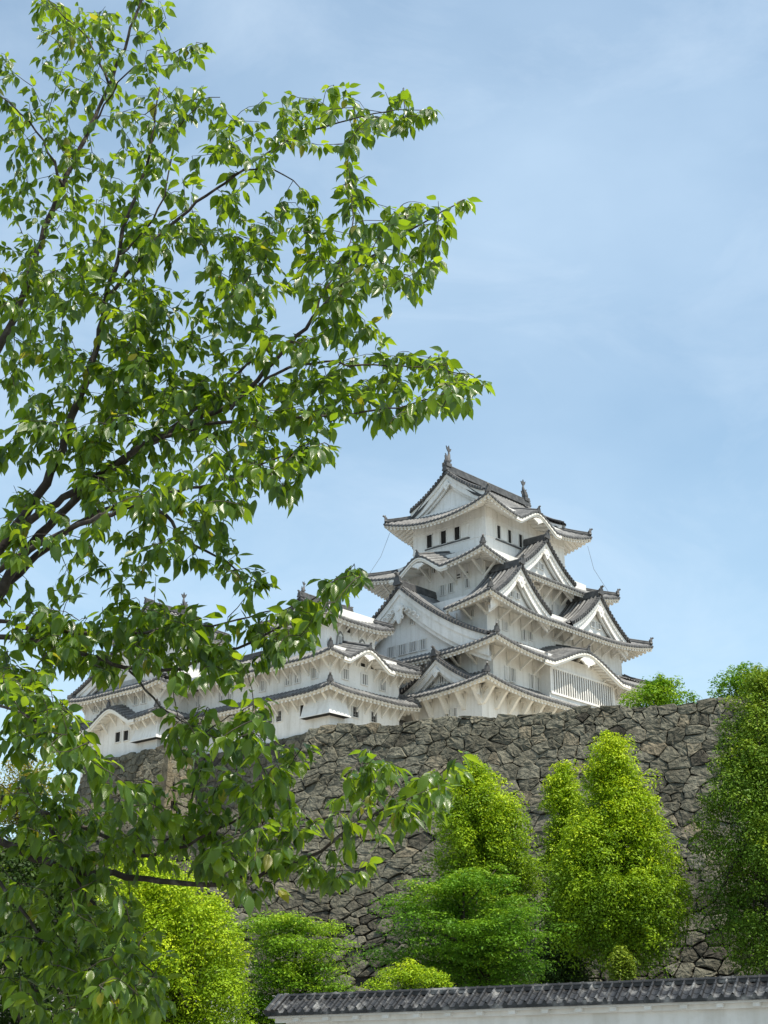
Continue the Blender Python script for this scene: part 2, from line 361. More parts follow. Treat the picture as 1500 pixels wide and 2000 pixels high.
SIDES = {'S': ((0, -1), (1, 0)), 'N': ((0, 1), (-1, 0)), 'W': ((-1, 0), (0, -1)), 'E': ((1, 0), (0, 1))}
ADJ = {'S': ('SW', 'SE'), 'N': ('NE', 'NW'), 'W': ('NW', 'SW'), 'E': ('SE', 'NE')}
ROLL = 0.50
class Skirt:
    """tiled eave roof round a rectangular storey"""
    def __init__(s, rect, D, ze, a=0.5, b=0.02, up=0.5, upw=5.0, hips=('SW', 'SE', 'NW', 'NE'), kara=(), full=None, cut=None):
        s.cut = cut or {}
        s.rect, s.D, s.ze, s.a, s.b, s.up, s.upw, s.hips, s.kara, s.full = rect, D, ze, a, b, up, upw, hips, kara, full
    def frame(s, side):
        x0, x1, y0, y1 = s.rect; cx, cy = (x0 + x1)/2, (y0 + y1)/2
        O = {'S': (cx, y0), 'N': (cx, y1), 'W': (x0, cy), 'E': (x1, cy)}[side]
        n, u = SIDES[side]; L = (x1 - x0)/2 if side in 'SN' else (y1 - y0)/2
        return np.array(O, float), np.array(u, float), -np.array(n, float), L
    def dmax(s, side, u, D=None):
        L = s.frame(side)[3]; D = s.D[side] if D is None else D
        h = ADJ[side][1 if u > 0 else 0]
        if s.full and side in s.full and abs(u) <= s.full[side]: return D
        if s.full and side in s.full: return min(D, L - abs(u)) if h in s.hips else D
        return min(D, L - abs(u)) if h in s.hips else D
    def z(s, side, u, d):
        L = s.frame(side)[3]; z = s.ze + s.a*d + s.b*d*d
        h = ADJ[side][1 if u > 0 else 0]
        if h in s.hips:
            e = max(0.0, L - abs(u) - d); z += s.up*max(0, 1 - max(d, 0)/3.2)*max(0.0, 1 - e/s.upw)**2
        for (sd_, uc, hw, H) in s.kara:
            if sd_ == side and abs(u - uc) < hw:
                x = abs(u - uc)/hw; b = H*(0.5 + 0.5*math.cos(math.pi*x**0.92)) - 0.10*H*math.exp(-((x - 0.9)/0.13)**2)
                z = max(z, s.ze + b + 0.30*max(d, 0)*min(1.0, 2.2*(1 - x)))
        return z
    def pt(s, side, u, d, dz=0.0):
        O, U, I, L = s.frame(side); p = O + U*u + I*d; return (p[0], p[1], s.z(side, u, d) + dz)

def roll_grid(mb, G, m_roll, m_trough):
    b = len(mb.M); mb.grid(G, m_trough); nv = len(G[0]) - 1
    for i in range(len(G) - 1):
        if i % 6 in (2, 3, 4, 1): mb.M[b + i*nv: b + (i + 1)*nv] = [m_roll]*nv
def roof_tiles(c, sk, sides, parent=None, name='tiled_roof', nv=9):
    mb = MB()
    for side in sides:
        L = sk.frame(side)[3]; n = int(2*L/ROLL); per = 2*L/n; us = []; hs = []
        for k in range(n):
            for f, hgt in ((0.0, 0.0), (0.22, 0.0), (0.30, 0.075), (0.5, 0.115), (0.70, 0.075), (0.78, 0.0)): us.append(-L + (k + f)*per); hs.append(hgt)
        us.append(L); hs.append(0)
        G = []
        for u, hgt in zip(us, hs):
            dm = max(sk.dmax(side, u), 0.02)
            if side in sk.cut and sk.cut[side][0] < u < sk.cut[side][1]: G.append([sk.pt(side, u, dm, -1.0)]*nv); continue
            G.append([sk.pt(side, u, dm*v, hgt) for v in np.linspace(0, 1, nv)])
        roll_grid(mb, G, 0, 2)
        # eave edge of round tile ends, then a white board under it
        E = []; 
        for u, hgt in zip(us, hs):
            if side in sk.cut and sk.cut[side][0] < u < sk.cut[side][1]: E.append([sk.pt(side, u, sk.D[side], -1.0)]*4); continue
            E.append([sk.pt(side, u, -0.02, hgt), sk.pt(side, u, -0.05 - hgt*0.4, hgt*0.5), sk.pt(side, u, -0.05 - hgt*0.4, -0.12 - hgt*0.8), sk.pt(side, u, 0.10, -0.20 - hgt*0.5)])
        mb.grid(E, 1)
    return c.part(mb, name, [TILE, TILE_EDGE, TROUGH], parent)

def soffit(c, sk, sides, ov, parent=None, name='eave', th=0.44):
    """white plastered board, rafter ends and rafters under the eave; ov = overhang by side"""
    mb = MB()
    for side in sides:
        L = sk.frame(side)[3]; us = np.linspace(-L, L, max(8, int(2*L/0.5)))
        cu = sk.cut.get(side, (9e9, 9e9))
        for part_us in (us[us <= cu[0]], us[us >= cu[1]]):
            if len(part_us) > 1: mb.grid([[sk.pt(side, u, 0.07, -0.18), sk.pt(side, u, 0.07, -0.36), sk.pt(side, u, 0.22, -0.37)] for u in part_us])
        n = int(2*L/0.52); per = 2*L/n; G = []
        for k in range(n):
            for f, hgt in ((0.0, 0.0), (0.48, 0.0), (0.50, -0.20), (0.98, -0.20)):
                u = -L + (k + f)*per; dm = max(min(ov[side] + 0.06, sk.dmax(side, u, 99)), 0.3)
                if cu[0] < u < cu[1]: G.append([sk.pt(side, u, sk.D[side], -1.2)]*5); continue
                row = [sk.pt(side, u, 0.20, -0.33)]
                for v in (0, 0.3, 0.6, 1.0):
                    d = 0.20 + (dm - 0.20)*v; row.append(sk.pt(side, u, d, -th + hgt - 0.10*d))
                G.append(row)
        mb.grid(G)
        for (sd_, uc, hw, H) in sk.kara:
            if sd_ == side:
                uu = np.linspace(uc - hw*1.04, uc + hw*1.04, 41)
                for d0, dz0, hh, tk in ((-0.02, -0.22, 0.14, 0.16), (0.10, -0.34, 0.26, 0.16)):
                    mb.grid([[sk.pt(side, u, d0 + tk, dz0), sk.pt(side, u, d0, dz0), sk.pt(side, u, d0, dz0 - hh - 0.18*abs(u - uc)/hw), sk.pt(side, u, d0 + tk, dz0 - hh - 0.18*abs(u - uc)/hw)] for u in uu])
                # hollow behind the cusped board
                mb.grid([[sk.pt(side, u, 0.35, -0.5), sk.pt(side, u, min(2.4, ov[side]), -0.75)] for u in uu])
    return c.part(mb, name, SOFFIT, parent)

def hip_ridges(c, sk, corners, parent, name='hip_ridge'):
    tips = []
    for h in corners:
        mb = MB(); side = 'S' if 'S' in h else 'N'; O, U, I, L = sk.frame(side)
        sg = (1 if 'E' in h else -1)*(1 if side == 'S' else -1)
        other = 'E' if 'E' in h else 'W'
        dm = min(sk.D[side], sk.D[other]); pts = []
        for d in np.linspace(0.15, dm, 8):
            p = sk.pt(side, sg*(L - d), d); pts.append((p[0], p[1], p[2] + 0.16))
        mb.tube(pts, 0.19, 6); mb.tube([(p[0], p[1], p[2] + 0.22) for p in pts], 0.11, 6)
        tips.append(pts[0]); o = c.part(mb, name, TILE_EDGE, parent)
    return o, tips

def oni_mesh():
    m = MB(); m.prism([(-0.34, 0), (0.34, 0), (0.42, 0.14), (0.30, 0.30), (0.26, 0.62), (0.10, 0.78), (-0.10, 0.78), (-0.26, 0.62), (-0.30, 0.30), (-0.42, 0.14)], -0.14, 0.14, lambda a, b, d: (d, a, b))
    m.tube([(-0.02, 0, 0.66), (-0.16, 0, 0.86), (-0.34, 0, 0.98)], [0.12, 0.12, 0.13], 7)
    m.tube([(0.16, 0, 0.55), (-0.05, 0, 0.80), (-0.02, 0, 1.05)], [0.16, 0.14, 0.06], 7)
    me = m.build('ridge_ornament', TILE_EDGE); d = me.data; bpy.data.objects.remove(me); return d
ONI = oni_mesh()
def oni(c, parent, p, rz, sc=1.0):
    o = bpy.data.objects.new('ridge_ornament', ONI); COL.objects.link(o); o.parent = parent
    q = np.array(p) - c.o; o.location = q; o.rotation_euler = (0, 0, rz); sc *= 0.84; o.scale = (sc, sc, sc); return o

def fish_mesh():
    """roof-end fish: head down on the ridge, body curving up, tail fin spread at the top"""
    m = MB(); t = np.linspace(0, 1, 10)
    pts = [(0.28*math.sin(2.3*k) - 0.10*math.sin(5*k), 0, 0.1 + 1.45*k) for k in t]
    m.tube(pts, [0.26, 0.34, 0.36, 0.33, 0.28, 0.23, 0.19, 0.15, 0.12, 0.08], 8)
    tip = pts[-1]
    m.prism([(0, -0.1), (-0.32, 0.28), (-0.40, 0.62), (-0.14, 0.40), (0.02, 0.74), (0.14, 0.38), (0.42, 0.46), (0.26, 0.12)], -0.05, 0.05, lambda a, b, d: (tip[0] + a, d, tip[2] + b))
    m.prism([(0, 0), (-0.28, 0.12), (-0.34, 0.44), (-0.12, 0.34), (-0.26, 0.72), (-0.05, 0.62)], -0.04, 0.04, lambda a, b, d: (-0.02 + a, d, 0.55 + b))
    m.prism([(0, 0), (0.30, 0.10), (0.42, 0.40), (0.14, 0.34)], -0.04, 0.04, lambda a, b, d: (0.42 + a*0.8, d, 0.42 + b))
    m.box(-0.42, 0.42, -0.32, 0.32, -0.25, 0.16)
    me = m.build('roof_fish', TILE_EDGE); d = me.data; bpy.data.objects.remove(me); return d
FISH = fish_mesh()
def fish(c, parent, p, rz, sc=1.0):
    o = bpy.data.objects.new('roof_fish', FISH); COL.objects.link(o); o.parent = parent
    o.location = np.array(p) - c.o; o.rotation_euler = (0, 0, rz); o.scale = (sc, sc, sc); return o

def window(c, parent, side, plane, u, z, w, h, kind='bar'):
    """side W: u is y; side S: u is x.  kind: bar (white bars), grid (dark lattice), open (dark), slit"""
    n, _ = SIDES[side]; n = np.array([n[0], n[1], 0.0]); a = np.array([0, 1.0, 0]) if side in 'WE' else np.array([1.0, 0, 0]); up = np.array([0, 0, 1.0])
    o = (np.array([plane, u, z]) if side in 'WE' else np.array([u, plane, z])); mb = MB()
    mb.obox(o + n*0.012, a*w/2, n*0.010, up*h/2, 1)
    f = 0.07
    for s_ in (-1, 1):
        mb.obox(o + n*0.06 + a*s_*(w/2 + f/2), a*f/2, n*0.075, up*(h/2 + f), 0); mb.obox(o + n*0.06 + up*s_*(h/2 + f/2), a*w/2, n*0.075, up*f/2, 0)
    if kind == 'bar':
        k = max(2, round(w/0.26))
        for i in range(k): mb.obox(o + n*0.075 + a*(-w/2 + (i + 0.5)*w/k), a*0.043, n*0.05, up*h/2, 0)
    elif kind == 'grid':
        for i in range(3): mb.obox(o + n*0.06 + a*(-w/2 + (i + 0.5)*w/3), a*0.025, n*0.03, up*h/2, 3)
        for i in range(3): mb.obox(o + n*0.065 + up*(-h/2 + (i + 0.7)*h/3), a*w/2, n*0.03, up*0.025, 3)
    elif kind == 'slit': mb.obox(o + n*0.05, a*w/2, n*0.03, up*h*0.12, 0)
    return c.part(mb, 'window', [PLASTER, {'bar': SHADOWGREY, 'slit': SHADOWGREY}.get(kind, DARK), PLASTER, WOODGREY], parent)

def wall_box(c, x0, x1, y0, y1, z0, z1, name='wall', parent=None):
    mb = MB(); mb.box(x0, x1, y0, y1, z0, z1)
    mb2 = mb
    return c.part(mb2, name, PLASTER, parent)

def brackets(c, sk, side, wall_rect, ov, step, drop, w=0.17, big=False, skip=()):
    """diagonal struts from the wall up to the eave"""
    O, U, I, L = sk.frame(side); x0, x1, y0, y1 = wall_rect
    W = (x1 - x0) if side in 'SN' else (y1 - y0); n = max(2, round(W/step)); proto = None
    ctr = ((x0 + x1)/2 if side in 'SN' else (y0 + y1)/2)
    cu = (np.array([ctr, 0]) - O) @ U if side in 'SN' else (np.array([0, ctr]) - O) @ U
    for i in range(n + 1):
        u = cu - W/2 + 0.12 + (W - 0.24)*i/n
        if any(a <= u <= b for a, b in skip): continue
        mb = MB(); o2 = ov
        zt = sk.z(side, u, o2*0.45) - 0.62 - 0.045*o2
        p = O + U*u
        wq = p + I*(o2 - 0.02); eq = p + I*(o2*0.42)
        if big:
            m1 = p + I*(o2*0.62); zm = zt - drop*0.30
            mb.bar((wq[0], wq[1], zt - drop), (m1[0], m1[1], zm), w, w*1.5); mb.bar((m1[0], m1[1], zm), (eq[0], eq[1], zt), w, w*1.4)
            mb.bar((wq[0], wq[1], zt + 0.05), (eq[0], eq[1], zt + 0.05), w*1.2, w)
        else:
            mb.bar((wq[0], wq[1], zt - drop), (eq[0], eq[1], zt), w, w*1.2)
        mb.box(wq[0] - w*0.6, wq[0] + w*0.6, wq[1] - w*0.6, wq[1] + w*0.6, zt - drop - 0.15, zt + 0.3)
        c.part(mb, 'eave_bracket', SOFFIT)

def gable(c, side, u0, front, back, w, zf, za, board=0.62, set_back=0.75, conc=0.62, base_drop=0.6, ridge_r=0.22, windows=(), crest=1.0, parent=None, ornate=False, left_w=None, tiles=True, dx=0.0):
    """triangular gable: tiled slopes, verge tiles, white bargeboards, plaster triangle, pendant, ridge"""
    n, ua = SIDES[side]; n = np.array([*n, 0.0]); a = np.array([0, 1.0, 0]) if side in 'WE' else np.array([1.0, 0, 0])
    sg = -1 if side in 'WS' else 1
    def P(u, z, dep):        # dep: metres behind the front plane
        p = n*(sg*front) if False else np.zeros(3)
        q = a*u; q = q + n*((-front if side in 'WS' else front) - dep); q[2] = z; return q
    depth = abs(back - front)
    def zt(t): k = 1 - t; return zf + (za - zf)*(conc*k + (1 - conc)*k*k)
    root = MB()
    nr = max(2, int(depth/ROLL)); per = depth/nr; T = np.linspace(0, 1, 12)
    if tiles:
        for s_ in (-1, 1):
            G = []
            for k in range(nr):
                for f, hgt in ((0.0, 0.0), (0.22, 0.0), (0.30, 0.075), (0.5, 0.115), (0.70, 0.075), (0.78, 0.0)):
                    G.append([P(u0 + s_*w*t, zt(t) + hgt, (k + f)*per) for t in T])
            G.append([P(u0 + s_*w*t, zt(t), depth) for t in T])
            roll_grid(root, G, 0, 2)
            root.grid([[P(u0 + s_*w*t, zt(t) - 0.2, dd) for t in T] for dd in (0.02, depth)], 1)
    ro = c.part(root, 'gable_roof', [TILE, TILE_EDGE, TROUGH], parent) if tiles else None
    par = ro or parent
    # verge: row of tile ends along the rake
    v = MB()
    for s_ in (-1, 1):
        ll = 0; prev = None; pts = [P(u0 + s_*w*t, zt(t) + 0.02, 0.0) for t in np.linspace(0, 1, 60)]
        v.grid([[P(u0 + s_*w*t, zt(t) + 0.10, -0.06), P(u0 + s_*w*t, zt(t) - 0.18, -0.06), P(u0 + s_*w*t, zt(t) - 0.18, 0.5), ] for t in T], 0)
        v.grid([[P(u0 + s_*w*t, zt(t) + 0.10, -0.06), P(u0 + s_*w*t, zt(t) + 0.12, 0.5)] for t in T], 0)
        acc = 0
        for q0, q1 in zip(pts[:-1], pts[1:]):
            acc += np.linalg.norm(q1 - q0)
            if acc > 0.36:
                acc = 0; v.obox((q1 + q0)/2 - n*0 + np.array([0, 0, 0.02]), (q1 - q0)/np.linalg.norm(q1 - q0)*0.11, n*0.20, np.array([0, 0, 0.15]), 0)
        v.tube([P(u0 + s_*w*t, zt(t) + 0.17, 0.42) for t in T], 0.12, 5)
        v.tube([P(u0 + s_*w*t, zt(t) + 0.15, 0.95) for t in T], 0.10, 5)
    c.part(v, 'verge_tiles', TILE_EDGE, par)
    b = MB()
    for dep, drop, hh, tk in ((0.10, 0.16, board*0.42, 0.2), (0.24, 0.16 + board*0.36, board*0.75, 0.2), (0.50, 0.16 + board*0.95, board*0.5, 0.2)):
        for s_ in (-1, 1):
            k = 1.0
            b.grid([[P(u0 + s_*w*t*k, zt(t) - drop, dep + tk), P(u0 + s_*w*t*k, zt(t) - drop, dep), P(u0 + s_*w*t*k, zt(t) - drop - hh*(1 + 0.25*t), dep), P(u0 + s_*w*t*k, zt(t) - drop - hh*(1 + 0.25*t), dep + tk)] for t in T])
    c.part(b, 'bargeboard', PLASTER, par)
    m = MB()
    zb = zf - base_drop
    m.grid([[P(u0 + w*t, max(zt(abs(t)) - 0.3, zb), set_back), P(u0 + w*t, zb, set_back)] for t in np.linspace(-1, 1, 25)])
    tw = c.part(m, 'gable_wall', PLASTER, par)
    for (u, z, ww, hh) in windows:
        pl = (front + (set_back if side in 'WS' else -set_back))
        window(c, tw, side, pl, u, z, ww, hh)
    # pendant
    pd = MB(); zc = za - 0.16 - board*1.5; sc = board*0.8
    F = lambda x, z, d: P(u0 + x, z, d)
    if not ornate:
        pd.prism([(x*sc, zc + y*sc) for x, y in ((0, 0.75), (0.34, 0.55), (0.40, 0.22), (0.62, 0.30), (0.72, 0.02), (0.42, -0.10), (0.26, -0.42), (0, -0.72), (-0.26, -0.42), (-0.42, -0.10), (-0.72, 0.02), (-0.62, 0.30), (-0.40, 0.22), (-0.34, 0.55))], -0.02, 0.14, F)
        pd.tube([F(0, zc + 0.05*sc, -0.08), F(0, zc + 0.05*sc, 0.1)], 0.16*sc, 8)
    else:
        zc -= 0.25
        pd.prism([(x*1.0, zc + y*1.0) for x, y in ((0, 0.95), (0.5, 0.75), (0.62, 0.35), (0.45, 0.0), (0.5, -0.35), (0.28, -0.75), (0.16, -1.05), (0, -1.2), (-0.16, -1.05), (-0.28, -0.75), (-0.5, -0.35), (-0.45, 0.0), (-0.62, 0.35), (-0.5, 0.75))], -0.05, 0.14, F)
        pd.tube([F(0, zc + 0.42, -0.14), F(0, zc + 0.42, 0.1)], 0.26, 9)
        for s_ in (-1, 1):
            for cx, cz, r0, ph in ((0.85, 0.15, 0.34, 2.6), (1.40, -0.15, 0.36, 2.4), (2.0, -0.50, 0.34, 2.2), (0.42, -0.55, 0.26, 2.0), (2.5, -0.92, 0.24, 2.0)):
                tt = np.linspace(0, 4.6, 16)
                pd.tube([F(s_*(cx + r0*(1 - q/6.2)*math.cos(ph - q)), zc + cz + r0*(1 - q/6.2)*math.sin(ph - q), 0.0) for q in tt], 0.085, 5)
    c.part(pd, 'gable_pendant', PLASTER, par)
    rg = MB()
    for k, (ww, zz) in enumerate(((0.24, 0.0), (0.20, 0.22), (0.15, 0.42))):
        q0, q1 = P(u0, za + 0.06 + zz, -0.02), P(u0, za + 0.06 + zz, depth)
        rg.obox((q0 + q1)/2, n*depth/2, a*ww, np.array([0, 0, 0.12]), 0)
    rg.tube([P(u0, za + 0.62, -0.06), P(u0, za + 0.62, depth)], 0.13, 6)
    c.part(rg, 'ridge', TILE_EDGE, par)
    pr = P(u0, za + 0.1, -0.12); rz = {'W': math.pi, 'S': -math.pi/2, 'E': 0, 'N': math.pi/2}[side]
    oni(c, par, pr, rz + math.pi, 1.15*crest)
    return ro

# ------------------------------------------------------------------ the great keep
K = Castle('castle_keep', (0, 0, 27.0), 'great white five tiered castle keep with grey tiled roofs on the hilltop', 'castle')
W5, W4, W3, W2, W1 = (-7.1, 7.1, -5.05, 5.05), (-9.2, 9.2, -6.3, 6.3), (-11.9, 11.9, -8.65, 8.65), (-12.9, 12.9, -10.0, 10.0), (-15.0, 13.0, -10.2, 10.2)
w5 = wall_box(K, *W5, 49.5, 56.4); w4 = wall_box(K, *W4, 43.5, 50.2); w3 = wall_box(K, *W3, 38.8, 44.2); w2 = wall_box(K, *W2, 33.5, 39.2); w1 = wall_box(K, *W1, 26.9, 34.6)
# a timber line and pilaster strips on the top storey
tr = MB()
for z in (52.2, 54.35):
    tr.box(-7.16, 7.16, -5.11, -5.051, z - 0.06, z + 0.06); tr.box(-7.16, -7.101, -5.05, 5.11, z - 0.06, z + 0.06)
for x in np.linspace(-7.0, 7.0, 8): tr.box(x - 0.07, x + 0.07, -5.09, -5.051, 54.42, 56.2)
for y in np.linspace(-4.9, 4.9, 6): tr.box(-7.14, -7.101, y - 0.07, y + 0.07, 54.42, 56.2)
K.part(tr, 'wall_band', PLASTER, w5)
R5 = Skirt((-9.45, 9.45, -7.3, 7.3), {'S': 7.3, 'N': 7.3, 'W': 3.0, 'E': 3.0}, 54.5, 0.55, 0.038, 1.3, 7.0, kara=[('S', -0.6, 3.9, 1.5), ('N', 0.6, 3.9, 1.5)], full={'S': 7.35, 'N': 7.35})
R4 = Skirt((-12.3, 12.3, -8.7, 8.7), {'S': 3.9, 'N': 3.9, 'W': 5.3, 'E': 5.3}, 47.9, 0.5, 0.02, 1.15, 8.0, kara=[('W', 0.0, 3.8, 1.75)])
R3 = Skirt((-14.5, 14.5, -11.2, 11.2), {'S': 5.0, 'N': 5.0, 'W': 5.4, 'E': 5.4}, 42.25, 0.5, 0.02, 1.15, 9.5, cut={'W': (-5.6, 5.2), 'E': (-5.2, 5.6)})
R2 = Skirt((-15.5, 15.5, -12.6, 12.6), {'S': 4.1, 'N': 4.1, 'W': 3.7, 'E': 3.7}, 37.5, 0.5, 0.02, 0.9, 8.5, kara=[('S', -0.3, 7.3, 2.0)])
R1 = Skirt((-17.0, 15.0, -12.5, 12.5), {'S': 2.7, 'N': 2.7, 'W': 4.2, 'E': 2.2}, 33.35, 0.5, 0.02, 0.9, 8.5)
for i, (sk, wr) in enumerate(((R5, W5), (R4, W4), (R3, W3), (R2, W2), (R1, W1))):
    r = sk.rect; ov = {'S': wr[2] - r[2], 'N': r[3] - wr[3], 'W': wr[0] - r[0], 'E': r[1] - wr[1]}
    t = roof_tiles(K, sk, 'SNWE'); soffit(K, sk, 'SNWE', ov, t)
    hr, tips = hip_ridges(K, sk, ('SW', 'SE', 'NW'), t)
    for p, q in zip(tips, (225, 315, 135)): oni(K, t, (p[0], p[1], p[2] - 0.1), R(q) + math.pi, 1.0)
    for (sd_, uc, hw, H) in sk.kara:
        if sd_ == 'N': continue
        O, U, I, L = sk.frame(sd_); m = MB(); dep = 5.2 if i < 3 else 6.0
        p0 = O + U*uc; dd = min(dep, sk.D[sd_]); p1 = p0 + I*dd; zz = sk.ze + H + 0.16; z1 = zz + 0.30*dd
        m.tube([(p0[0], p0[1], zz), (p1[0], p1[1], z1)], 0.17, 6)
        K.part(m, 'ridge', TILE_EDGE, t); oni(K, t, (p0[0], p0[1], zz - 0.25), {'S': math.pi/2, 'W': 0}[sd_], 0.85)
        # pendant under the cusp
        m = MB(); n_ = np.array([*SIDES[sd_][0]]); a_ = np.array([1.0, 0]) if sd_ == 'S' else np.array([0, 1.0]); sc = 0.55 if i < 3 else 0.85
        F = lambda x, z, d: (*(p0 + a_*x + I*(0.06 + d)), z)
        zc = sk.ze + H - 1.0 - 0.15*sc
        m.prism([(x*sc, zc + y*sc) for x, y in ((0, 0.6), (0.9, 0.5), (1.5, 0.1), (1.0, -0.05), (0.6, -0.3), (0.25, -0.35), (0, -0.7), (-0.25, -0.35), (-0.6, -0.3), (-1.0, -0.05), (-1.5, 0.1), (-0.9, 0.5))], 0, 0.2, F)
        K.part(m, 'gable_pendant', PLASTER, t)
    if i:
        st = {1: 1.7, 2: 1.9, 3: 2.1, 4: 2.0}[i]; dr = {1: 1.2, 2: 0.8, 3: 0.9, 4: 1.5}[i]
        sk_w = ((-20, 2.0),) if False else ()
        brackets(K, sk, 'S', wr, ov['S'], st, dr, 0.34 if i == 4 else 0.18, i == 4)
        brackets(K, sk, 'W', wr, ov['W'], st, dr, 0.34 if i == 4 else 0.18, i == 4, skip=((-30, -2),) if i == 4 else ())
    if i == 0:
        # top gables at both ends, main ridge and its two fish
        for sd_, fr in (('W', -7.45), ('E', 7.45)):
            gable(K, sd_, 0.0, fr, fr*0.86, 5.2, R5.z('S', 0, 0) + 0.0 + R5.a*2.1 + R5.b*2.1**2, R5.ze + 0.55*7.3 + 0.038*7.3**2, 0.95, 0.8, 0.62, 0.6, parent=t, tiles=False, crest=0.9)
        m = MB(); zz = R5.ze + 0.55*7.3 + 0.038*7.3**2
        for k, (ww, z0) in enumerate(((0.34, 0.05), (0.28, 0.30), (0.22, 0.55))): m.box(-7.5, 7.5, -ww, ww, zz + z0 - 0.05, zz + z0 + 0.18)
        m.tube([(-7.55, 0, zz + 0.82), (7.55, 0, zz + 0.82)], 0.16, 7)
        rg = K.part(m, 'ridge', TILE_EDGE, t)
        fish(K, rg, (-7.2, 0, zz + 0.9), 0, 1.05); fish(K, rg, (7.0, 0, zz + 0.9), math.pi, 1.05)
# dormer gables
gable(K, 'S', -0.5, -8.1, -5.0, 5.0, 48.7, 52.6, 1.0, 0.9, windows=[(-1.59, 49.75, 0.7, 0.5), (-0.4, 49.8, 0.6, 0.6)])
gable(K, 'S', -8.6, -10.6, -6.2, 4.9, 43.15, 47.2, 1.1, 0.9, windows=[(-9.3, 44.2, 0.62, 0.62), (-8.3, 44.2, 0.62, 0.62)])
gable(K, 'S', 5.45, -10.6, -6.2, 5.2, 43.15, 47.2, 1.1, 0.9, windows=[(4.97, 44.1, 0.65, 0.62), (6.15, 44.1, 0.65, 0.62)])
gable(K, 'W', 0.25, -15.0, -9.0, 11.3, 38.7, 45.75, 1.6, 1.2, 0.60, 0.9, windows=[(2.25, 39.4, 0.92, 1.08), (0.75, 39.43, 1.2, 1.05), (-0.69, 39.44, 1.0, 1.03), (-2.0, 39.44, 0.83, 1.06), (-0.48, 42.1, 0.7, 0.6)], crest=1.35, ornate=True)
gable(K, 'E', 0.25, 15.0, 9.0, 11.3, 38.7, 45.75, 0.95, 1.2, 0.60, 0.9, crest=1.35)
gable(K, 'W', -5.3, -16.0, -12.8, 5.3, 33.9, 37.1, 0.9, 1.05, 0.62, 0.5, windows=[(-4.18, 35.0, 0.46, 0.6), (-5.34, 35.05, 0.8, 0.66)])
# lattice bay under the great cusped gable
m = MB(); m.box(-5.4, 5.9, -11.2, -9.95, 33.9, 38.6)
bay = K.part(m, 'bay', PLASTER)
m = MB(); m.box(-5.0, 5.6, -11.23, -11.19, 34.7, 37.1, 1)
for x in np.linspace(-4.9, 5.5, 27): m.box(x - 0.085, x + 0.085, -11.33, -11.235, 34.7, 37.1, 0)
for z in (34.6, 37.2): m.box(-5.3, 5.85, -11.36, -11.19, z - 0.1, z + 0.1, 0)
for x in (-5.25, 5.8): m.box(x - 0.16, x + 0.16, -11.36, -11.19, 34.7, 37.1, 0)
K.part(m, 'lattice', [PLASTER, SHADOWGREY], bay)
for (u, z, w, h_) in [(-0.84, 46.45, .66, 1.08), (-1.96, 46.48, .65, 1.01), (-4.14, 46.51, .59, .98), (1.49, 48.9, .53, .68), (0.22, 48.95, .61, .72)]: window(K, w4, 'W', -9.2, u, z, w, h_)
for (u, z) in ((-2.99, 47.5), (-4.12, 47.53)): window(K, w4, 'W', -9.2, u, z, .58, .5, 'slit')
window(K, w3, 'W', -11.9, -6.79, 42.15, .6, .63)
for (u, z, w, h_) in [(-10.23, 41.0, .42, .9), (-9.05, 41.1, .7, .9), (-5.95, 40.85, .65, 1.1), (-4.87, 40.95, .65, .85), (-0.67, 41.8, .66, .71), (0.25, 41.8, .7, .71)]: window(K, w3, 'S', -8.65, u, z, w, h_)
for (u, z, w, h_) in [(2.45, 46.05, .55, 1.1), (3.46, 46.08, .7, 1.15)]: window(K, w4, 'S', -6.3, u, z, w, h_)
window(K, w4, 'S', -6.3, 0.05, 48.3, 1.0, .7)
for (u, z, w, h_) in [(-10.92, 35.7, .3, 1.25), (-9.89, 35.68, .8, 1.33), (-6.78, 35.6, .6, 1.4), (-5.75, 35.54, .6, 1.34)]: window(K, w2, 'S', -10.0, u, z, w, h_)
for (u, z, w, h_) in [(-6.06, 31.5, .63, .95), (-6.97, 31.55, .55, .9)]: window(K, w1, 'W', -15.0, u, z, w, h_)
for u in (2.64, 0.66, -1.24): window(K, w5, 'W', -7.1, u, 53.2, .75, 1.5, 'open')
for u in (-4.99, -3.09, -1.15, 0.85, 2.8): window(K, w5, 'S', -5.05, u, 53.0, .6, 1.5, 'open')
for u in (1.68, -0.28, -2.25): m = MB(); m.box(-7.20, -7.101, u - 0.48, u + 0.48, 52.5, 53.95); K.part(m, 'shutter', PLASTER, w5)
for u in (-4.05, -2.1, -0.15, 1.85, 3.8): m = MB(); m.box(u - 0.5, u + 0.5, -5.15, -5.051, 52.3, 53.75); K.part(m, 'shutter', PLASTER, w5)
m = MB(); m.box(-7.24, -7.0, -2.9, 3.3, 52.27, 52.40); K.part(m, 'sill', TILE_EDGE, w5)
m = MB(); m.box(-5.5, 4.5, -5.19, -5.0, 52.05, 52.18); K.part(m, 'sill', TILE_EDGE, w5)
for pts in ([(-9.2, 6.6, 54.6), (-10.0, 7.2, 51.8), (-11.4, 8.0, 49.2)], [(8.9, -7.0, 54.6), (9.6, -7.2, 52.0), (11.2, -8.3, 48.9)]):
    m = MB(); m.tube(pts, 0.02, 5); K.part(m, 'lightning_cable', CABLE)

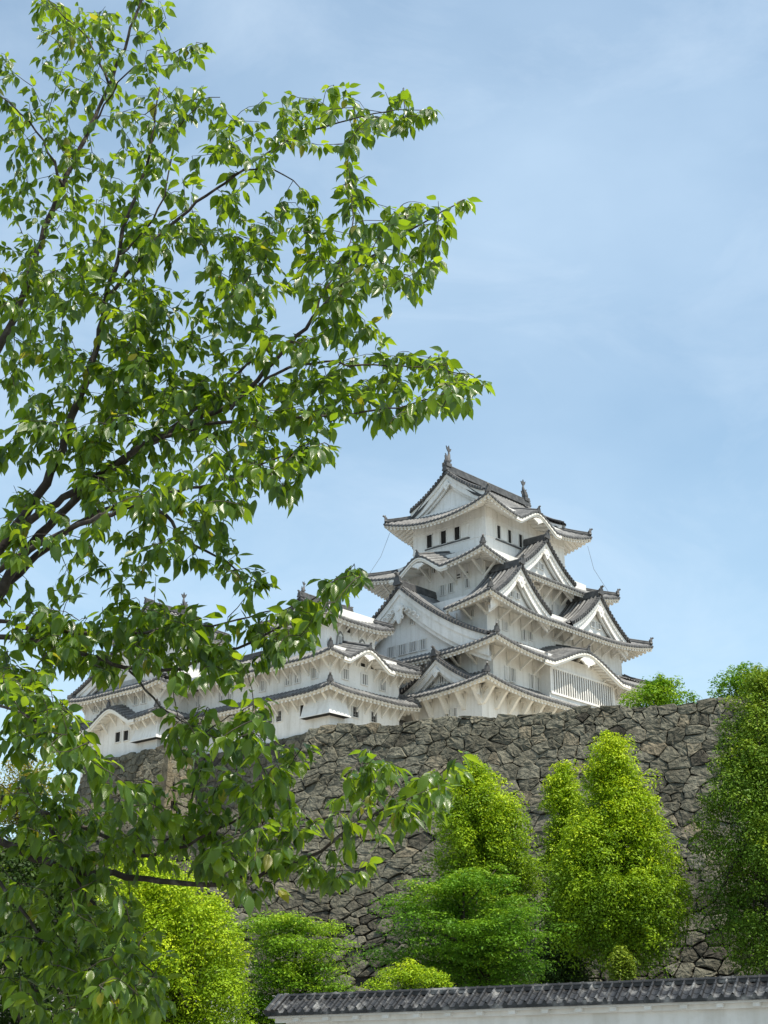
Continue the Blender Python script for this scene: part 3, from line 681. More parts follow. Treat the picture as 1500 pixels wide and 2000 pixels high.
# ------------------------------------------------------------------ west turret and the gallery running back from it
def ov_of(sk, wr):
    r = sk.rect; return {'S': wr[2] - r[2], 'N': r[3] - wr[3], 'W': wr[0] - r[0], 'E': r[1] - wr[1]}
T = Castle('castle_turret', (-23, 2, 27.0), 'three storey white turret with a flared corner chute just left of the keep', 'turret')
TW = (-27.7, -18.1, -2.5, 7.0)
tw1 = wall_box(T, *TW, 26.9, 36.6)
TU = Skirt((-29.3, -16.6, -4.1, 7.0), {'S': 4.6, 'W': 4.2, 'E': 3.0}, 35.3, 0.5, 0.02, 0.38, 4.0, hips=('SW', 'SE'), kara=[('S', -1.0, 3.4, 1.35)])
TL = Skirt((-29.2, -16.5, -4.0, 7.0), {'S': 1.6, 'W': 1.6, 'E': 1.6}, 32.1, 0.5, 0.02, 0.36, 4.0, hips=('SW', 'SE'))
for sk, nm in ((TU, 1), (TL, 0)):
    ov = ov_of(sk, TW); t = roof_tiles(T, sk, 'SWE'); soffit(T, sk, 'SWE', ov, t); hr, tips = hip_ridges(T, sk, ('SW', 'SE'), t)
    oni(T, t, (tips[0][0], tips[0][1], tips[0][2] - 0.1), R(45), 0.95); oni(T, t, (tips[1][0], tips[1][1], tips[1][2] - 0.1), R(135), 0.6)
    brackets(T, sk, 'S', TW, ov['S'], 1.25, 0.85, 0.15); brackets(T, sk, 'W', TW, ov['W'], 1.35, 0.85, 0.15)
    for (sd_, uc, hw, H) in sk.kara:
        O, U, I, L = sk.frame(sd_); p0 = O + U*uc; p1 = p0 + I*3.6; zz = sk.ze + H + 0.16; m = MB()
        m.tube([(p0[0], p0[1], zz), (p1[0], p1[1], zz + 1.08)], 0.17, 6); T.part(m, 'ridge', TILE_EDGE, t)
        oni(T, t, (p0[0], p0[1], zz - 0.25), math.pi/2, 0.7)
        m = MB(); F = lambda x, z, d: (*(p0 + U*x + I*(0.06 + d)), z); zc = sk.ze + H - 0.95
        m.prism([(x*0.5, zc + y*0.5) for x, y in ((0, 0.6), (0.9, 0.5), (1.5, 0.1), (1.0, -0.05), (0.6, -0.3), (0.25, -0.35), (0, -0.7), (-0.25, -0.35), (-0.6, -0.3), (-1.0, -0.05), (-1.5, 0.1), (-0.9, 0.5))], 0, 0.2, F)
        T.part(m, 'gable_pendant', PLASTER, t)
TT = (-26.1, -19.4, -0.5, 6.5)
tw3 = wall_box(T, *TT, 36.0, 41.2)
TR = Skirt((-27.5, -18.0, -1.9, 7.9), {'S': 4.9, 'N': 4.9, 'W': 2.0, 'E': 2.0}, 39.7, 0.46, 0.02, 0.5, 3.5, full={'S': 3.5, 'N': 3.5})
t = roof_tiles(T, TR, 'SNWE'); soffit(T, TR, 'SNWE', ov_of(TR, TT), t); hip_ridges(T, TR, ('SW', 'SE', 'NW', 'NE'), t)
brackets(T, TR, 'S', TT, 1.4, 1.1, 0.6, 0.13); brackets(T, TR, 'W', TT, 1.4, 1.1, 0.6, 0.13)
zr = TR.ze + 0.46*4.9 + 0.02*4.9**2
for sd_, fr in (('W', -26.3), ('E', -19.2)): gable(T, sd_, 3.0, fr, fr + (1 if sd_ == 'W' else -1), 3.4, TR.ze + 0.46*1.5 + 0.05, zr, 0.6, 0.5, parent=t, tiles=False, crest=0.7)
m = MB(); m.box(-26.3, -19.2, 2.76, 3.24, zr, zr + 0.5); m.tube([(-26.35, 3, zr + 0.58), (-19.1, 3, zr + 0.58)], 0.14, 6); rg = T.part(m, 'ridge', TILE_EDGE, t)
fish(T, rg, (-19.5, 3, zr + 0.6), math.pi, 0.55); fish(T, rg, (-26.0, 3, zr + 0.6), 0, 0.55)
# drop chute flaring from the corner
m = MB()
def chute(m, x, y, lx, ly, z0, z1, out):
    top = 0.05
    m.add([(x - top, y - top, z1), (x + lx, y - top, z1), (x + lx, y - out, z0), (x - out, y - out, z0), (x - top, y + ly, z1), (x - out, y + ly, z0), (x + lx, y + .01, z1), (x + lx, y + .01, z0), (x + .01, y + ly, z1), (x + .01, y + ly, z0), (x + .01, y + .01, z0)],
          [(0, 1, 2, 3), (0, 3, 5, 4), (1, 6, 7, 2), (4, 5, 9, 8)])
    m.add([(x - out - .1, y - out - .1, z0 - .1), (x + lx + .1, y - out - .1, z0 - .1), (x + lx + .1, y, z0 - .1), (x - out - .1, y + ly + .1, z0 - .1), (x, y + ly + .1, z0 - .1), (x, y, z0 - .1)] +
          [(x - out - .1, y - out - .1, z0 + .02), (x + lx + .1, y - out - .1, z0 + .02), (x + lx + .1, y, z0 + .02), (x - out - .1, y + ly + .1, z0 + .02), (x, y + ly + .1, z0 + .02), (x, y, z0 + .02)],
          [(0, 1, 7, 6), (0, 6, 9, 3), (1, 2, 8, 7), (3, 9, 10, 4)], 0)
    m.add([(x - out, y - out, z0 - .09), (x + lx, y - out, z0 - .09), (x + lx, y, z0 - .09), (x, y, z0 - .09), (x, y + ly, z0 - .09), (x - out, y + ly, z0 - .09)], [(0, 1, 2, 3), (0, 3, 4, 5)], 1)
chute(m, -27.7, -2.5, 1.9, 3.0, 29.95, 32.1, 0.75); T.part(m, 'drop_chute', [PLASTER, DARK])
for (u, z, w, h_) in [(-25.69, 34.07, .8, .95), (-23.1, 34.05, .85, 1.0), (-20.53, 33.95, .82, .97)]: window(T, tw1, 'S', -2.5, u, z, w, h_)
for (u, z, w, h_) in [(-23.2, 35.4, .94, .36), (-21.82, 35.4, .95, .36)]: window(T, tw1, 'S', -2.5, u, z, w, h_, 'open')
for (u, z) in ((-24.32, 30.72), (-21.79, 30.67)): window(T, tw1, 'S', -2.5, u, z, .8, .97, 'grid')
for (u, z) in ((-0.55, 34.13), (1.72, 34.08), (2.93, 34.07), (6.42, 34.04)): window(T, tw1, 'W', -27.7, u, z, .75, 1.0)
for (u, z) in ((4.01, 30.74), (5.23, 30.75)): window(T, tw1, 'W', -27.7, u, z, .73, 1.0, 'grid')
window(T, tw1, 'W', -27.7, 0.95, 30.8, .48, 1.05, 'open')
window(T, tw3, 'S', -0.5, -23.32, 39.2, .69, .55, 'open'); window(T, tw3, 'W', -26.1, 1.09, 39.1, .6, .7)
for (u, z0, ww, hh) in ((-24.34, 37.35, 1.15, 1.55), (-21.26, 37.35, 1.15, 1.4)):      # bell-shaped windows
    ol = [(-0.5, 0), (-0.44, 0.35), (-0.40, 0.62), (-0.28, 0.84), (0, 1.0), (0.28, 0.84), (0.40, 0.62), (0.44, 0.35), (0.5, 0)]
    m = MB(); F = lambda a, b, d: (u + a, -0.5 - d, z0 + b)
    m.prism([(a*ww, b*hh) for a, b in ol], 0.0, 0.09, F, 1); m.prism([(a*ww*0.74, b*hh*0.84) for a, b in ol], 0.02, 0.11, F, 0)
    for q in (-0.2, 0, 0.2): m.box(u + q*ww - 0.03, u + q*ww + 0.03, -0.66, -0.60, z0, z0 + hh*0.66, 1)
    T.part(m, 'window', [PLASTER, WOODGREY], tw3)

Gy = Castle('castle_gallery', (-24, 12, 27.0), 'long two storey white gallery with barred windows joining the two smaller turrets', 'gallery')
GW = (-27.7, -21.0, 7.0, 17.3)
gw = wall_box(Gy, -27.7, -21.0, 7.01, 17.29, 26.9, 36.6)
GU = Skirt((-29.3, -19.4, 7.0, 17.3), {'W': 4.95, 'E': 4.95}, 35.3, 0.5, 0.02, 0.0, 4.0, hips=())
GL = Skirt((-29.2, -19.5, 7.0, 17.3), {'W': 1.6}, 32.1, 0.5, 0.02, 0.0, 4.0, hips=())
t = roof_tiles(Gy, GU, 'WE'); soffit(Gy, GU, 'WE', {'W': 1.6, 'E': 1.6}, t); brackets(Gy, GU, 'W', GW, 1.6, 1.35, 0.85, 0.15)
zz = GU.ze + .5*4.95 + .02*4.95**2; m = MB(); m.box(-24.6, -24.1, 6.2, 18.2, zz - 0.05, zz + 0.4); m.tube([(-24.35, 6.2, zz + 0.5), (-24.35, 18.2, zz + 0.5)], 0.14, 6); Gy.part(m, 'ridge', TILE_EDGE, t)
t = roof_tiles(Gy, GL, 'W'); soffit(Gy, GL, 'W', {'W': 1.5}, t); brackets(Gy, GL, 'W', GW, 1.5, 1.35, 0.85, 0.15)
for (u, z) in ((11.06, 33.99), (12.31, 33.99), (15.74, 34.0)): window(Gy, gw, 'W', -27.7, u, z, .75, 1.02)
window(Gy, gw, 'W', -27.7, 12.4, 30.3, .6, .8, 'open')

# ------------------------------------------------------------------ far turret at the left end
F_ = Castle('castle_turret', (-27, 23, 27.0), 'far white turret half hidden behind the cherry leaves at the left end of the castle', 'turret')
FW = (-31.4, -22.5, 17.3, 29.3)
fw = wall_box(F_, *FW, 26.9, 36.6)
FU = Skirt((-32.9, -21.0, 15.8, 30.8), {'S': 4.0, 'N': 4.0, 'W': 4.5, 'E': 3.0}, 35.2, 0.5, 0.02, 0.36, 4.0)
FL = Skirt((-32.9, -21.0, 15.8, 30.8), {'S': 1.6, 'N': 1.6, 'W': 1.6, 'E': 1.6}, 32.15, 0.5, 0.02, 0.36, 4.0, kara=[('W', -0.1, 4.0, 1.55)])
for sk in (FU, FL):
    ov = ov_of(sk, FW); t = roof_tiles(F_, sk, 'SWN'); soffit(F_, sk, 'SWN', ov, t); hr, tips = hip_ridges(F_, sk, ('SW', 'NW'), t)
    oni(F_, t, (tips[0][0], tips[0][1], tips[0][2] - 0.1), R(45), 0.95); brackets(F_, sk, 'W', FW, ov['W'], 1.3, 0.85, 0.15); brackets(F_, sk, 'S', FW, ov['S'], 1.3, 0.85, 0.15, skip=((1.5, 9),))
    if sk is FL: oni(F_, t, (-32.9, 23.4, 33.75), 0, 0.8)
gable(F_, 'W', 23.5, -32.3, -28.0, 7.6, 35.9, 40.0, 0.8, 0.9, windows=[(24.52, 37.5, .82, .71), (23.15, 37.5, .9, .7)])
FT = (-28.6, -22.6, 19.8, 26.8); wall_box(F_, *FT, 36.0, 43.2)
FR = Skirt((-30.0, -21.2, 18.4, 28.2), {'S': 4.9, 'N': 4.9, 'W': 2.0, 'E': 2.0}, 41.9, 0.55, 0.03, 0.4, 3.5, full={'S': 3.2, 'N': 3.2})
t = roof_tiles(F_, FR, 'SNWE'); soffit(F_, FR, 'SNWE', ov_of(FR, FT), t); hip_ridges(F_, FR, ('SW', 'SE', 'NW'), t)
zr = FR.ze + 0.55*4.9 + 0.03*4.9**2
for sd_, fr in (('W', -28.9), ('E', -22.3)): gable(F_, sd_, 23.3, fr, fr + (1 if sd_ == 'W' else -1), 3.4, FR.ze + 0.55*1.5 + 0.07, zr, 0.6, 0.5, parent=t, tiles=False, crest=0.7)
m = MB(); m.box(-28.9, -22.3, 23.06, 23.54, zr, zr + 0.5); rg = F_.part(m, 'ridge', TILE_EDGE, t); fish(F_, rg, (-23.6, 23.3, zr + 0.5), math.pi, 0.9)
m = MB(); chute(m, -31.4, 17.3, 1.8, 3.2, 29.95, 31.9, 0.7); F_.part(m, 'drop_chute', [PLASTER, DARK])
for (u, z) in ((20.93, 34.3), (19.64, 34.28)): window(F_, fw, 'W', -31.4, u, z, .8, .98)
window(F_, fw, 'W', -31.4, 27.4, 34.4, .8, .7); window(F_, fw, 'S', 17.3, -29.97, 34.1, .6, .95)
for (u, z) in ((23.4, 30.9), (22.1, 30.88)): window(F_, fw, 'W', -31.4, u, z, .78, 1.0, 'open')
window(F_, fw, 'W', -31.4, 26.16, 32.2, .8, .5)

# ------------------------------------------------------------------ low link between turret and keep
Lk = Castle('castle_gallery', (-16.5, 2, 27.0), 'short low white link with a dark tiled roof between the near turret and the keep', 'gallery')
lk = wall_box(Lk, -18.08, -15.02, -0.5, 5, 26.9, 32.4)
LS = Skirt((-18.08, -15.02, -1.9, 6.4), {'S': 4.1, 'N': 4.1}, 30.9, 0.5, 0.02, 0, 4, hips=())
t = roof_tiles(Lk, LS, 'SN'); soffit(Lk, LS, 'SN', {'S': 1.4, 'N': 1.4}, t)
window(Lk, lk, 'S', -0.5, -16.5, 29.3, .6, .8, 'open')

# stone bases under the castle buildings
def base_fn(face, plane, top, sgn):
    def fn(s, t, d):
        o = d + 0.22*t + 0.01*t*t
        return kw(plane - o, s, top - t) if face == 'W' else kw(s, plane - o, top - t)
    return fn
sb = stone_wall('masonry_wall', -5, 17.5, 0, 9, base_fn('W', -27.9, 28.55, 1), 1.1, 0.8, 90, 21, 0.14)
tag(sb, kind='thing'); tag(sb, 'rough brownish stone base under the long white gallery wall', 'stone wall')
def frust(x0, x1, y0, y1, top, H, k, mb):
    P = []
    for t in np.linspace(0, H, 8):
        o = k*t + 0.01*t*t; P.append([kw(x0 - o, y0 - o, top - t), kw(x1 + o, y0 - o, top - t), kw(x1 + o, y1 + o, top - t), kw(x0 - o, y1 + o, top - t)])
    mb.grid(P, 0, True); mb.add(P[0], [(0, 1, 2, 3)])
m = MB(); frust(-28.1, -18.0, -3.0, 17.5, 28.2, 9, 0.2, m); frust(-18.0, -14, -1.2, 6, 27.0, 9, 0.2, m)
ob = m.build('inner_fill', GROUT, attr=None); ob.parent = sb
m = MB(); frust(-15.3, 13.3, -10.5, 10.5, 27.2, 11, 0.25, m)
ks = m.build('masonry_plinth', STONE, attr=[0.4]*m.n); tag(ks, kind='thing'); tag(ks, 'battered grey stone plinth directly beneath the great keep', 'stone wall')
s2 = stone_wall('masonry_wall', 14.6, 27.5, 0, 9, base_fn('W', -32.1, 28.85, 1), 0.95, 0.75, 80, 23, 0.14)
tag(s2, kind='thing'); tag(s2, 'rough brown stone base with a pale corner under the far left turret', 'stone wall')
sf = stone_wall('south_face', -32.2, -27.0, 0, 9, base_fn('S', 14.5, 28.85, 1), 0.95, 0.75, 20, 25, 0.14); sf.name = 'south_face'; sf.parent = s2
m = MB(); frust(-31.9, -22.5, 14.9, 27.4, 28.6, 9, 0.2, m); ob = m.build('inner_fill', GROUT); ob.parent = s2
m = MB()
for k in range(8):      # pale dressed corner stones
    z = 28.85 - 0.95*k; o = 0.22*(28.85 - z) + 0.01*(28.85 - z)**2; a, b = (1.5, 0.8) if k % 2 else (0.8, 1.5)
    p = [kw(-32.1 - o + i*a - 0.22*(1), 14.5 - o + j*b - 0.22, z - q*0.88) for q in (0, 1) for j in (0, 1) for i in (0, 1)]
    m.add(p, [(0, 1, 3, 2), (4, 6, 7, 5), (0, 4, 5, 1), (0, 2, 6, 4), (1, 5, 7, 3), (2, 3, 7, 6)])
cs = m.build('stone_corner', STONE, s2, attr=[0.95]*m.n)
#@@PART2
# ------------------------------------------------------------------ white wall with tiled roof in front
WP = MB
DO = np.array([-2.86, 38.0]); DZ0, DZS = 2.80, 0.0165
def dw(s, back, z): p = DO + WDIR*s + WIN*back; return (p[0], p[1], z + DZS*s)
pw = tag(empty('plaster_wall', dw(0, 0.65, 0)), 'long low white plaster wall with a dark tiled roof along the bottom of the view', 'wall')
tag(pw, kind='thing'); PO = np.array(dw(0, 0.65, 0)); DL = 20.0
GLAZE = mat('glazed_glint_tile', (0.06, 0.062, 0.07), 0.36, 0.35,
    noise=[(2.6, [(0.3, (0.012, 0.012, 0.013)), (0.55, (0.032, 0.032, 0.033)), (0.68, (0.19, 0.19, 0.185))], 1, None),  # palest noise patches are painted glints on the dark tiles
           (18, [(0.3, (0.55, 0.55, 0.55)), (0.6, (1, 1, 1))], 0.7, None)], bump=(14, 0.35, 0.02))
def dpart(m, name, mt): return m.build(name, mt, pw, off=PO)
m = MB()
def sbox(s0, s1, b0, b1, z0, z1, mi=0): m.add([dw(s, b, z) for z in (z0, z1) for b in (b0, b1) for s in (s0, s1)], [(0, 2, 3, 1), (4, 5, 7, 6), (0, 1, 5, 4), (2, 6, 7, 3), (0, 4, 6, 2), (1, 3, 7, 5)], mi)
sbox(0.32, DL, 0.42, 0.88, -0.2, DZ0 - 0.10); dpart(m, 'wall_body', PLASTER)
m = MB(); sbox(0.02, DL, 0.05, 0.42, DZ0 - 0.13, DZ0 - 0.06); sbox(0.02, DL, 0.88, 1.25, DZ0 - 0.13, DZ0 - 0.06); sbox(0.1, DL, 0.26, 0.42, DZ0 - 0.24, DZ0 - 0.131); dpart(m, 'eave_board', PLASTER)
for k in range(24):
    m = MB(); s0 = 0.75 + 0.79*k; sbox(s0 - 0.075, s0 + 0.075, 0.10, 0.42, DZ0 - 0.215, DZ0 - 0.132); dpart(m, 'eave_block', PLASTER)
r_ = np.random.default_rng(4)
for nm, sg, sp in (('tiled_slope', 1, 0.235), ('tiled_slope', -1, 0.235)):
    m = MB(); n = int(DL/sp)
    for k in range(n):
        jit = r_.normal(0, 0.006); cols = []
        for f, hh in ((0.0, 0.012), (0.12, 0.03), (0.20, 0.075), (0.32, 0.10), (0.44, 0.075), (0.52, 0.03), (0.64, 0.008), (0.82, 0.0), (1.0, 0.012)):
            col = []
            for c_ in range(3):
                lift = 0.014
                for q, (v, st) in enumerate(((c_/3, lift), ((c_ + 0.97)/3, 0.004), ((c_ + 1)/3, 0.002))):
                    b = -0.04 + v*0.66; b = b if sg > 0 else 1.30 - b
                    col.append(dw((k + f)*sp, b, DZ0 - 0.05 + 0.37*v + hh + st + jit))
            cols.append(col)
        m.grid(cols)
        # round end tile at the eave
        for q in (0.32,):
            b = -0.055 if sg > 0 else 1.355
            cc = [dw((k + q)*sp + 0.062*math.cos(x), b, DZ0 - 0.045 + 0.065*math.sin(x) + 0.02) for x in np.linspace(0, 2*math.pi, 9)[:-1]]
            m.add(cc, [tuple(range(8))])
        b = -0.042 if sg > 0 else 1.342
        m.add([dw(k*sp, b, DZ0 - 0.02), dw((k + 1)*sp, b, DZ0 - 0.02), dw((k + 1)*sp, b, DZ0 - 0.09), dw(k*sp, b, DZ0 - 0.09)], [(0, 1, 2, 3)])
    dpart(m, nm, GLAZE)
m = MB(); sbox(0.1, DL, 0.52, 0.78, DZ0 + 0.30, DZ0 + 0.36)
k = 0.15
while k < DL:
    m.tube([dw(k, 0.65, DZ0 + 0.375), dw(k + 0.27, 0.65, DZ0 + 0.375)], 0.075, 8); m.tube([dw(k + 0.255, 0.65, DZ0 + 0.375), dw(k + 0.285, 0.65, DZ0 + 0.375)], 0.09, 8); k += 0.285
dpart(m, 'ridge', GLAZE)
m = MB()
for b0, b1 in ((-0.06, 0.62), (1.36, 0.68)):
    m.tube([dw(0.02, b0, DZ0 + 0.0), dw(0.02, b0*.5 + b1*.5, DZ0 + 0.20), dw(0.02, b1, DZ0 + 0.40)], 0.075, 8)
    m.tube([dw(0.20, b0, DZ0 + 0.02), dw(0.20, b0*.5 + b1*.5, DZ0 + 0.22), dw(0.20, b1, DZ0 + 0.42)], 0.06, 8)
m.add([dw(0.05, 0.0, DZ0 - 0.1), dw(0.05, 1.3, DZ0 - 0.1), dw(0.05, 0.65, DZ0 + 0.35)], [(0, 1, 2)])
dpart(m, 'verge', GLAZE)

# ------------------------------------------------------------------ trees
def rot_frames(nrm, r):
    t = r.normal(size=nrm.shape); t -= nrm*(t*nrm).sum(1)[:, None]; t /= np.maximum(np.linalg.norm(t, axis=1)[:, None], 1e-6)
    return t, np.cross(nrm, t)
def leaf_quads(pos, nrm, size, r, narrow=0.5):
    t, b = rot_frames(nrm, r); s = size[:, None]
    v = np.stack([pos - t*s*0.5, pos + b*s*narrow*0.5 + nrm*s*0.06, pos + t*s*0.5, pos - b*s*narrow*0.5 + nrm*s*0.06], 1)
    return v.reshape(-1, 3), np.arange(len(pos)*4).reshape(-1, 4)
def rows_axis(rows, Y):
    out = []
    for (py, xl, xr) in rows:
        a, b = at(xl, py, Y), at(xr, py, Y); out.append((a[2], (a[0] + b[0])/2, (b[0] - a[0])/2))
    return np.array(sorted(out))
def tree(name, label, rows, Y, nl, mt, seed, lump=0.75, size=0.15, flat=1.0, base_px=None, group=None, cat='tree', tone=(0.5, 0.18), sunlit_growth=0.3, nlump=150, depth=0.8, inner=0.15, trunk_r=0.22, limbs=9, up=0.35, jitter=0.0, hole=()):
    r = np.random.default_rng(seed); ax = rows_axis(rows, Y); z0, z1 = ax[0, 0], ax[-1, 0]
    f = lambda z: (np.interp(z, ax[:, 0], ax[:, 1]), np.interp(z, ax[:, 0], ax[:, 2]))
    bx = at(base_px, 1900, Y)[0] if base_px else ax[0, 1]; zb = float(ground_z(0, Y)) if zb_over.get(name + str(seed)) is None else zb_over[name + str(seed)]
    root = tag(empty(name, (bx, Y, zb)), label, cat, group); O = np.array([bx, Y, zb])
    # lumps over the crown's hull
    zz = z0 + (z1 - z0)*r.random(nlump*3); w = f(zz)[1]; keep = r.random(len(zz)) < (w/w.max())*0.9 + 0.1; zz = zz[keep][:nlump]
    cx, hw = f(zz); ph = r.uniform(0, 2*np.pi, len(zz)); fr = np.where(r.random(len(zz)) < 0.75, r.uniform(0.85, 1.1, len(zz)), r.uniform(0.2, 0.8, len(zz))); lr = lump*np.exp(r.normal(0, 0.32, len(zz)))
    lr = np.minimum(lr, np.maximum(hw*0.7, 0.25)); rad = np.maximum(hw - lr*0.7, 0.02)*fr
    C = np.stack([cx + rad*np.cos(ph), Y + rad*depth*np.sin(ph), zz - lr*0.4], 1)
    lt = r.normal(0, 1, len(zz))
    # each lump is a cluster of small tufts
    nt_ = 11; td = r.normal(size=(len(zz), nt_, 3)); td[:, :, 2] += 0.6; td /= np.linalg.norm(td, axis=2)[:, :, None]
    TC = C[:, None] + td*(lr[:, None]*r.uniform(0.55, 1.05, (len(zz), nt_)))[:, :, None]*np.array([1, 1, flat]); TR_ = (lr[:, None]*r.uniform(0.30, 0.52, (len(zz), nt_)))
    TC = TC.reshape(-1, 3); TR_ = TR_.ravel(); li2 = np.repeat(np.arange(len(zz)), nt_)
    ti = r.choice(len(TC), nl, p=TR_**2/np.sum(TR_**2)); li = li2[ti]
    d = r.normal(size=(nl, 3)); d[:, 2] += up + 0.45; d /= np.linalg.norm(d, axis=1)[:, None]
    pos = TC[ti] + d*(TR_[ti]*np.where(r.random(nl) < 0.15, r.uniform(0.2, 0.8, nl), r.uniform(0.86, 1.08, nl)))[:, None]*np.array([1.0, 1.0, 1.0 if flat > 0.45 else 1.7*flat])
    ns = max(int(nl*inner), 1); ii = r.choice(nl, ns, replace=False)      # inner leaves fill the heart of the crown
    q = r.random(ns)**0.6*0.8; pos[ii, 0] = f(pos[ii, 2])[0] + (pos[ii, 0] - f(pos[ii, 2])[0])*q; pos[ii, 1] = Y + (pos[ii, 1] - Y)*q
    tt_ = r.normal(0, 1, len(TC))[ti]
    for (hc, hr_) in hole:      # openings where limbs show through the leaves
        gone = np.linalg.norm((pos - hc)*np.array([1, 0.5, 0.8]), axis=1) < hr_*r.uniform(0.75, 1.1, nl); pos[gone] += (0, 2.2*abs(hr_), 0)
    nr = d*np.array([1, 1, 1/max(flat, 0.4)]) + r.normal(0, 0.38, (nl, 3)) + np.array([0, 0, 0.35]); nr /= np.linalg.norm(nr, axis=1)[:, None]
    V, F = leaf_quads(pos, nr, 0.88*size*r.uniform(0.6, 1.35, nl), r)
    tn = np.clip(tone[0] + tone[1]*(0.5*lt[li] + 0.6*tt_ + 0.3*r.normal(size=nl)) + sunlit_growth*((pos[:, 2] - z0)/(z1 - z0) - 0.5), 0, 1)  # tone rises with height: fresh growth plus sunlit tops painted into the leaf colour
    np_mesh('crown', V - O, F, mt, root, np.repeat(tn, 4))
    m = MB(); top = z0 + 0.82*(z1 - z0); n = 8; pts = []
    for k in range(n):
        q = k/(n - 1); z = zb - 0.1 + q*(top - zb + 0.1); c_ = f(max(z, z0))[0]; pts.append((bx + (c_ - bx)*min(1, q*1.4) + r.normal(0, 0.06), Y + r.normal(0, 0.06), z))
    m.tube(np.array(pts) - O, trunk_r*np.linspace(1, 0.2, n)*np.array([1.35] + [1]*(n - 1)), 8)
    for k in range(limbs):
        q = r.uniform(0.2, 0.85); p = np.array([np.interp(q, np.linspace(0, 1, n), np.array(pts)[:, j]) for j in range(3)]); c_ = C[r.integers(len(C))]
        if c_[2] < p[2]: c_ = c_ + (0, 0, 0.8)
        mid = (p + c_)/2 + r.normal(0, 0.15, 3); m.tube(np.array([p, mid, c_]) - O, [trunk_r*0.45, trunk_r*0.28, trunk_r*0.1], 6)
    m.build('trunk', BARK_FAR, root, True)
    return root
zb_over = {}
CAMPH = leaf_mat('camphor_leaf', [(0.0, (0.045, 0.10, 0.008)), (0.4, (0.14, 0.245, 0.011)), (0.7, (0.28, 0.42, 0.010)), (1.0, (0.46, 0.56, 0.014))],  # brightest stops also carry painted sunlight on the crown tops
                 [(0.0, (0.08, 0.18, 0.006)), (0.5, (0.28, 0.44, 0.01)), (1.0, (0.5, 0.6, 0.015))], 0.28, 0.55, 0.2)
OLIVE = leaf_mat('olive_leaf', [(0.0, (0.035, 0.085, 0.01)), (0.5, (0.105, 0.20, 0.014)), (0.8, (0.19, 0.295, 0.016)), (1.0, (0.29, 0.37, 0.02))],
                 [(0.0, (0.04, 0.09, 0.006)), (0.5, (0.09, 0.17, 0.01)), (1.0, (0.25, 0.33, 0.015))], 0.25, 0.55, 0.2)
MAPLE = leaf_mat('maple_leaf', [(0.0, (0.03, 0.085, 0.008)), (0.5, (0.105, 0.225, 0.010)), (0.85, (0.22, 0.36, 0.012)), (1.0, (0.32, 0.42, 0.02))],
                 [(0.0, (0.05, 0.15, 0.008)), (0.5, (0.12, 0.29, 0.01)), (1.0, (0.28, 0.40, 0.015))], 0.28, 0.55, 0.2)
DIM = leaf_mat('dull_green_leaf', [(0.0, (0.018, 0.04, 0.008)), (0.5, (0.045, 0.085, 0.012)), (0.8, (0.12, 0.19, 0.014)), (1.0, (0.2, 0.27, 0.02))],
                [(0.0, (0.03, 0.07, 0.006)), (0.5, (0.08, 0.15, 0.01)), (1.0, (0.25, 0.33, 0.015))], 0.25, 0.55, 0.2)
GOLD = leaf_mat('golden_leaf', [(0.0, (0.06, 0.08, 0.01)), (0.5, (0.16, 0.17, 0.015)), (1.0, (0.28, 0.19, 0.03))],
                [(0.0, (0.14, 0.2, 0.01)), (0.5, (0.32, 0.36, 0.015)), (1.0, (0.45, 0.32, 0.03))], 0.4, 0.5, 0.3)

G_ = 'round bright green trees before the rampart'
tree('camphor_tree', 'bright green cone shaped tree behind the maple, its dark leaning trunk showing', [(1482, 905, 935), (1510, 880, 965), (1550, 864, 1000), (1600, 854, 1030), (1650, 846, 1052), (1700, 844, 1058), (1760, 852, 1050), (1840, 880, 1020)], 60, 90000, CAMPH, 31, base_px=950, group=G_, tone=(0.52, 0.2), sunlit_growth=0.5, nlump=180, lump=0.7, size=0.125, hole=[(at(937, 1645, 58.6), 0.32), (at(928, 1605, 58.5), 0.26), (at(944, 1670, 58.6), 0.30)])
tree('camphor_tree', 'tallest yellow green conical tree with a bare trunk standing above the white wall', [(1434, 1172, 1200), (1460, 1147, 1240), (1500, 1142, 1256), (1550, 1132, 1276), (1600, 1112, 1290), (1650, 1088, 1300), (1700, 1072, 1335), (1750, 1077, 1352), (1800, 1087, 1352), (1840, 1105, 1310), (1862, 1130, 1250)], 56, 150000, CAMPH, 32, base_px=1243, group=G_, tone=(0.60, 0.2), sunlit_growth=0.5, nlump=290, lump=0.68, trunk_r=0.26, size=0.12, hole=[(at(1222, 1695, 54.3), 0.26), (at(1246, 1830, 53.8), 0.4)])
tree('camphor_tree', 'narrow yellowish tree squeezed in behind the tallest yellow green one', [(1478, 1080, 1118), (1520, 1060, 1135), (1580, 1058, 1145), (1650, 1060, 1155), (1720, 1060, 1150), (1820, 1060, 1140)], 62, 40000, CAMPH, 33, base_px=1100, group=G_, tone=(0.55, 0.2), sunlit_growth=0.6, nlump=100, lump=0.62, size=0.125)
tree('broadleaf_tree', 'tall dark olive green tree cut off by the right edge', [(1312, 1460, 1530), (1370, 1420, 1570), (1420, 1408, 1590), (1480, 1395, 1610), (1540, 1368, 1630), (1600, 1354, 1640), (1680, 1362, 1650), (1760, 1367, 1650), (1820, 1382, 1640), (1880, 1420, 1600)], 55, 150000, OLIVE, 34, base_px=1500, tone=(0.6, 0.2), sunlit_growth=0.35, nlump=300, lump=0.68, trunk_r=0.3, size=0.12)
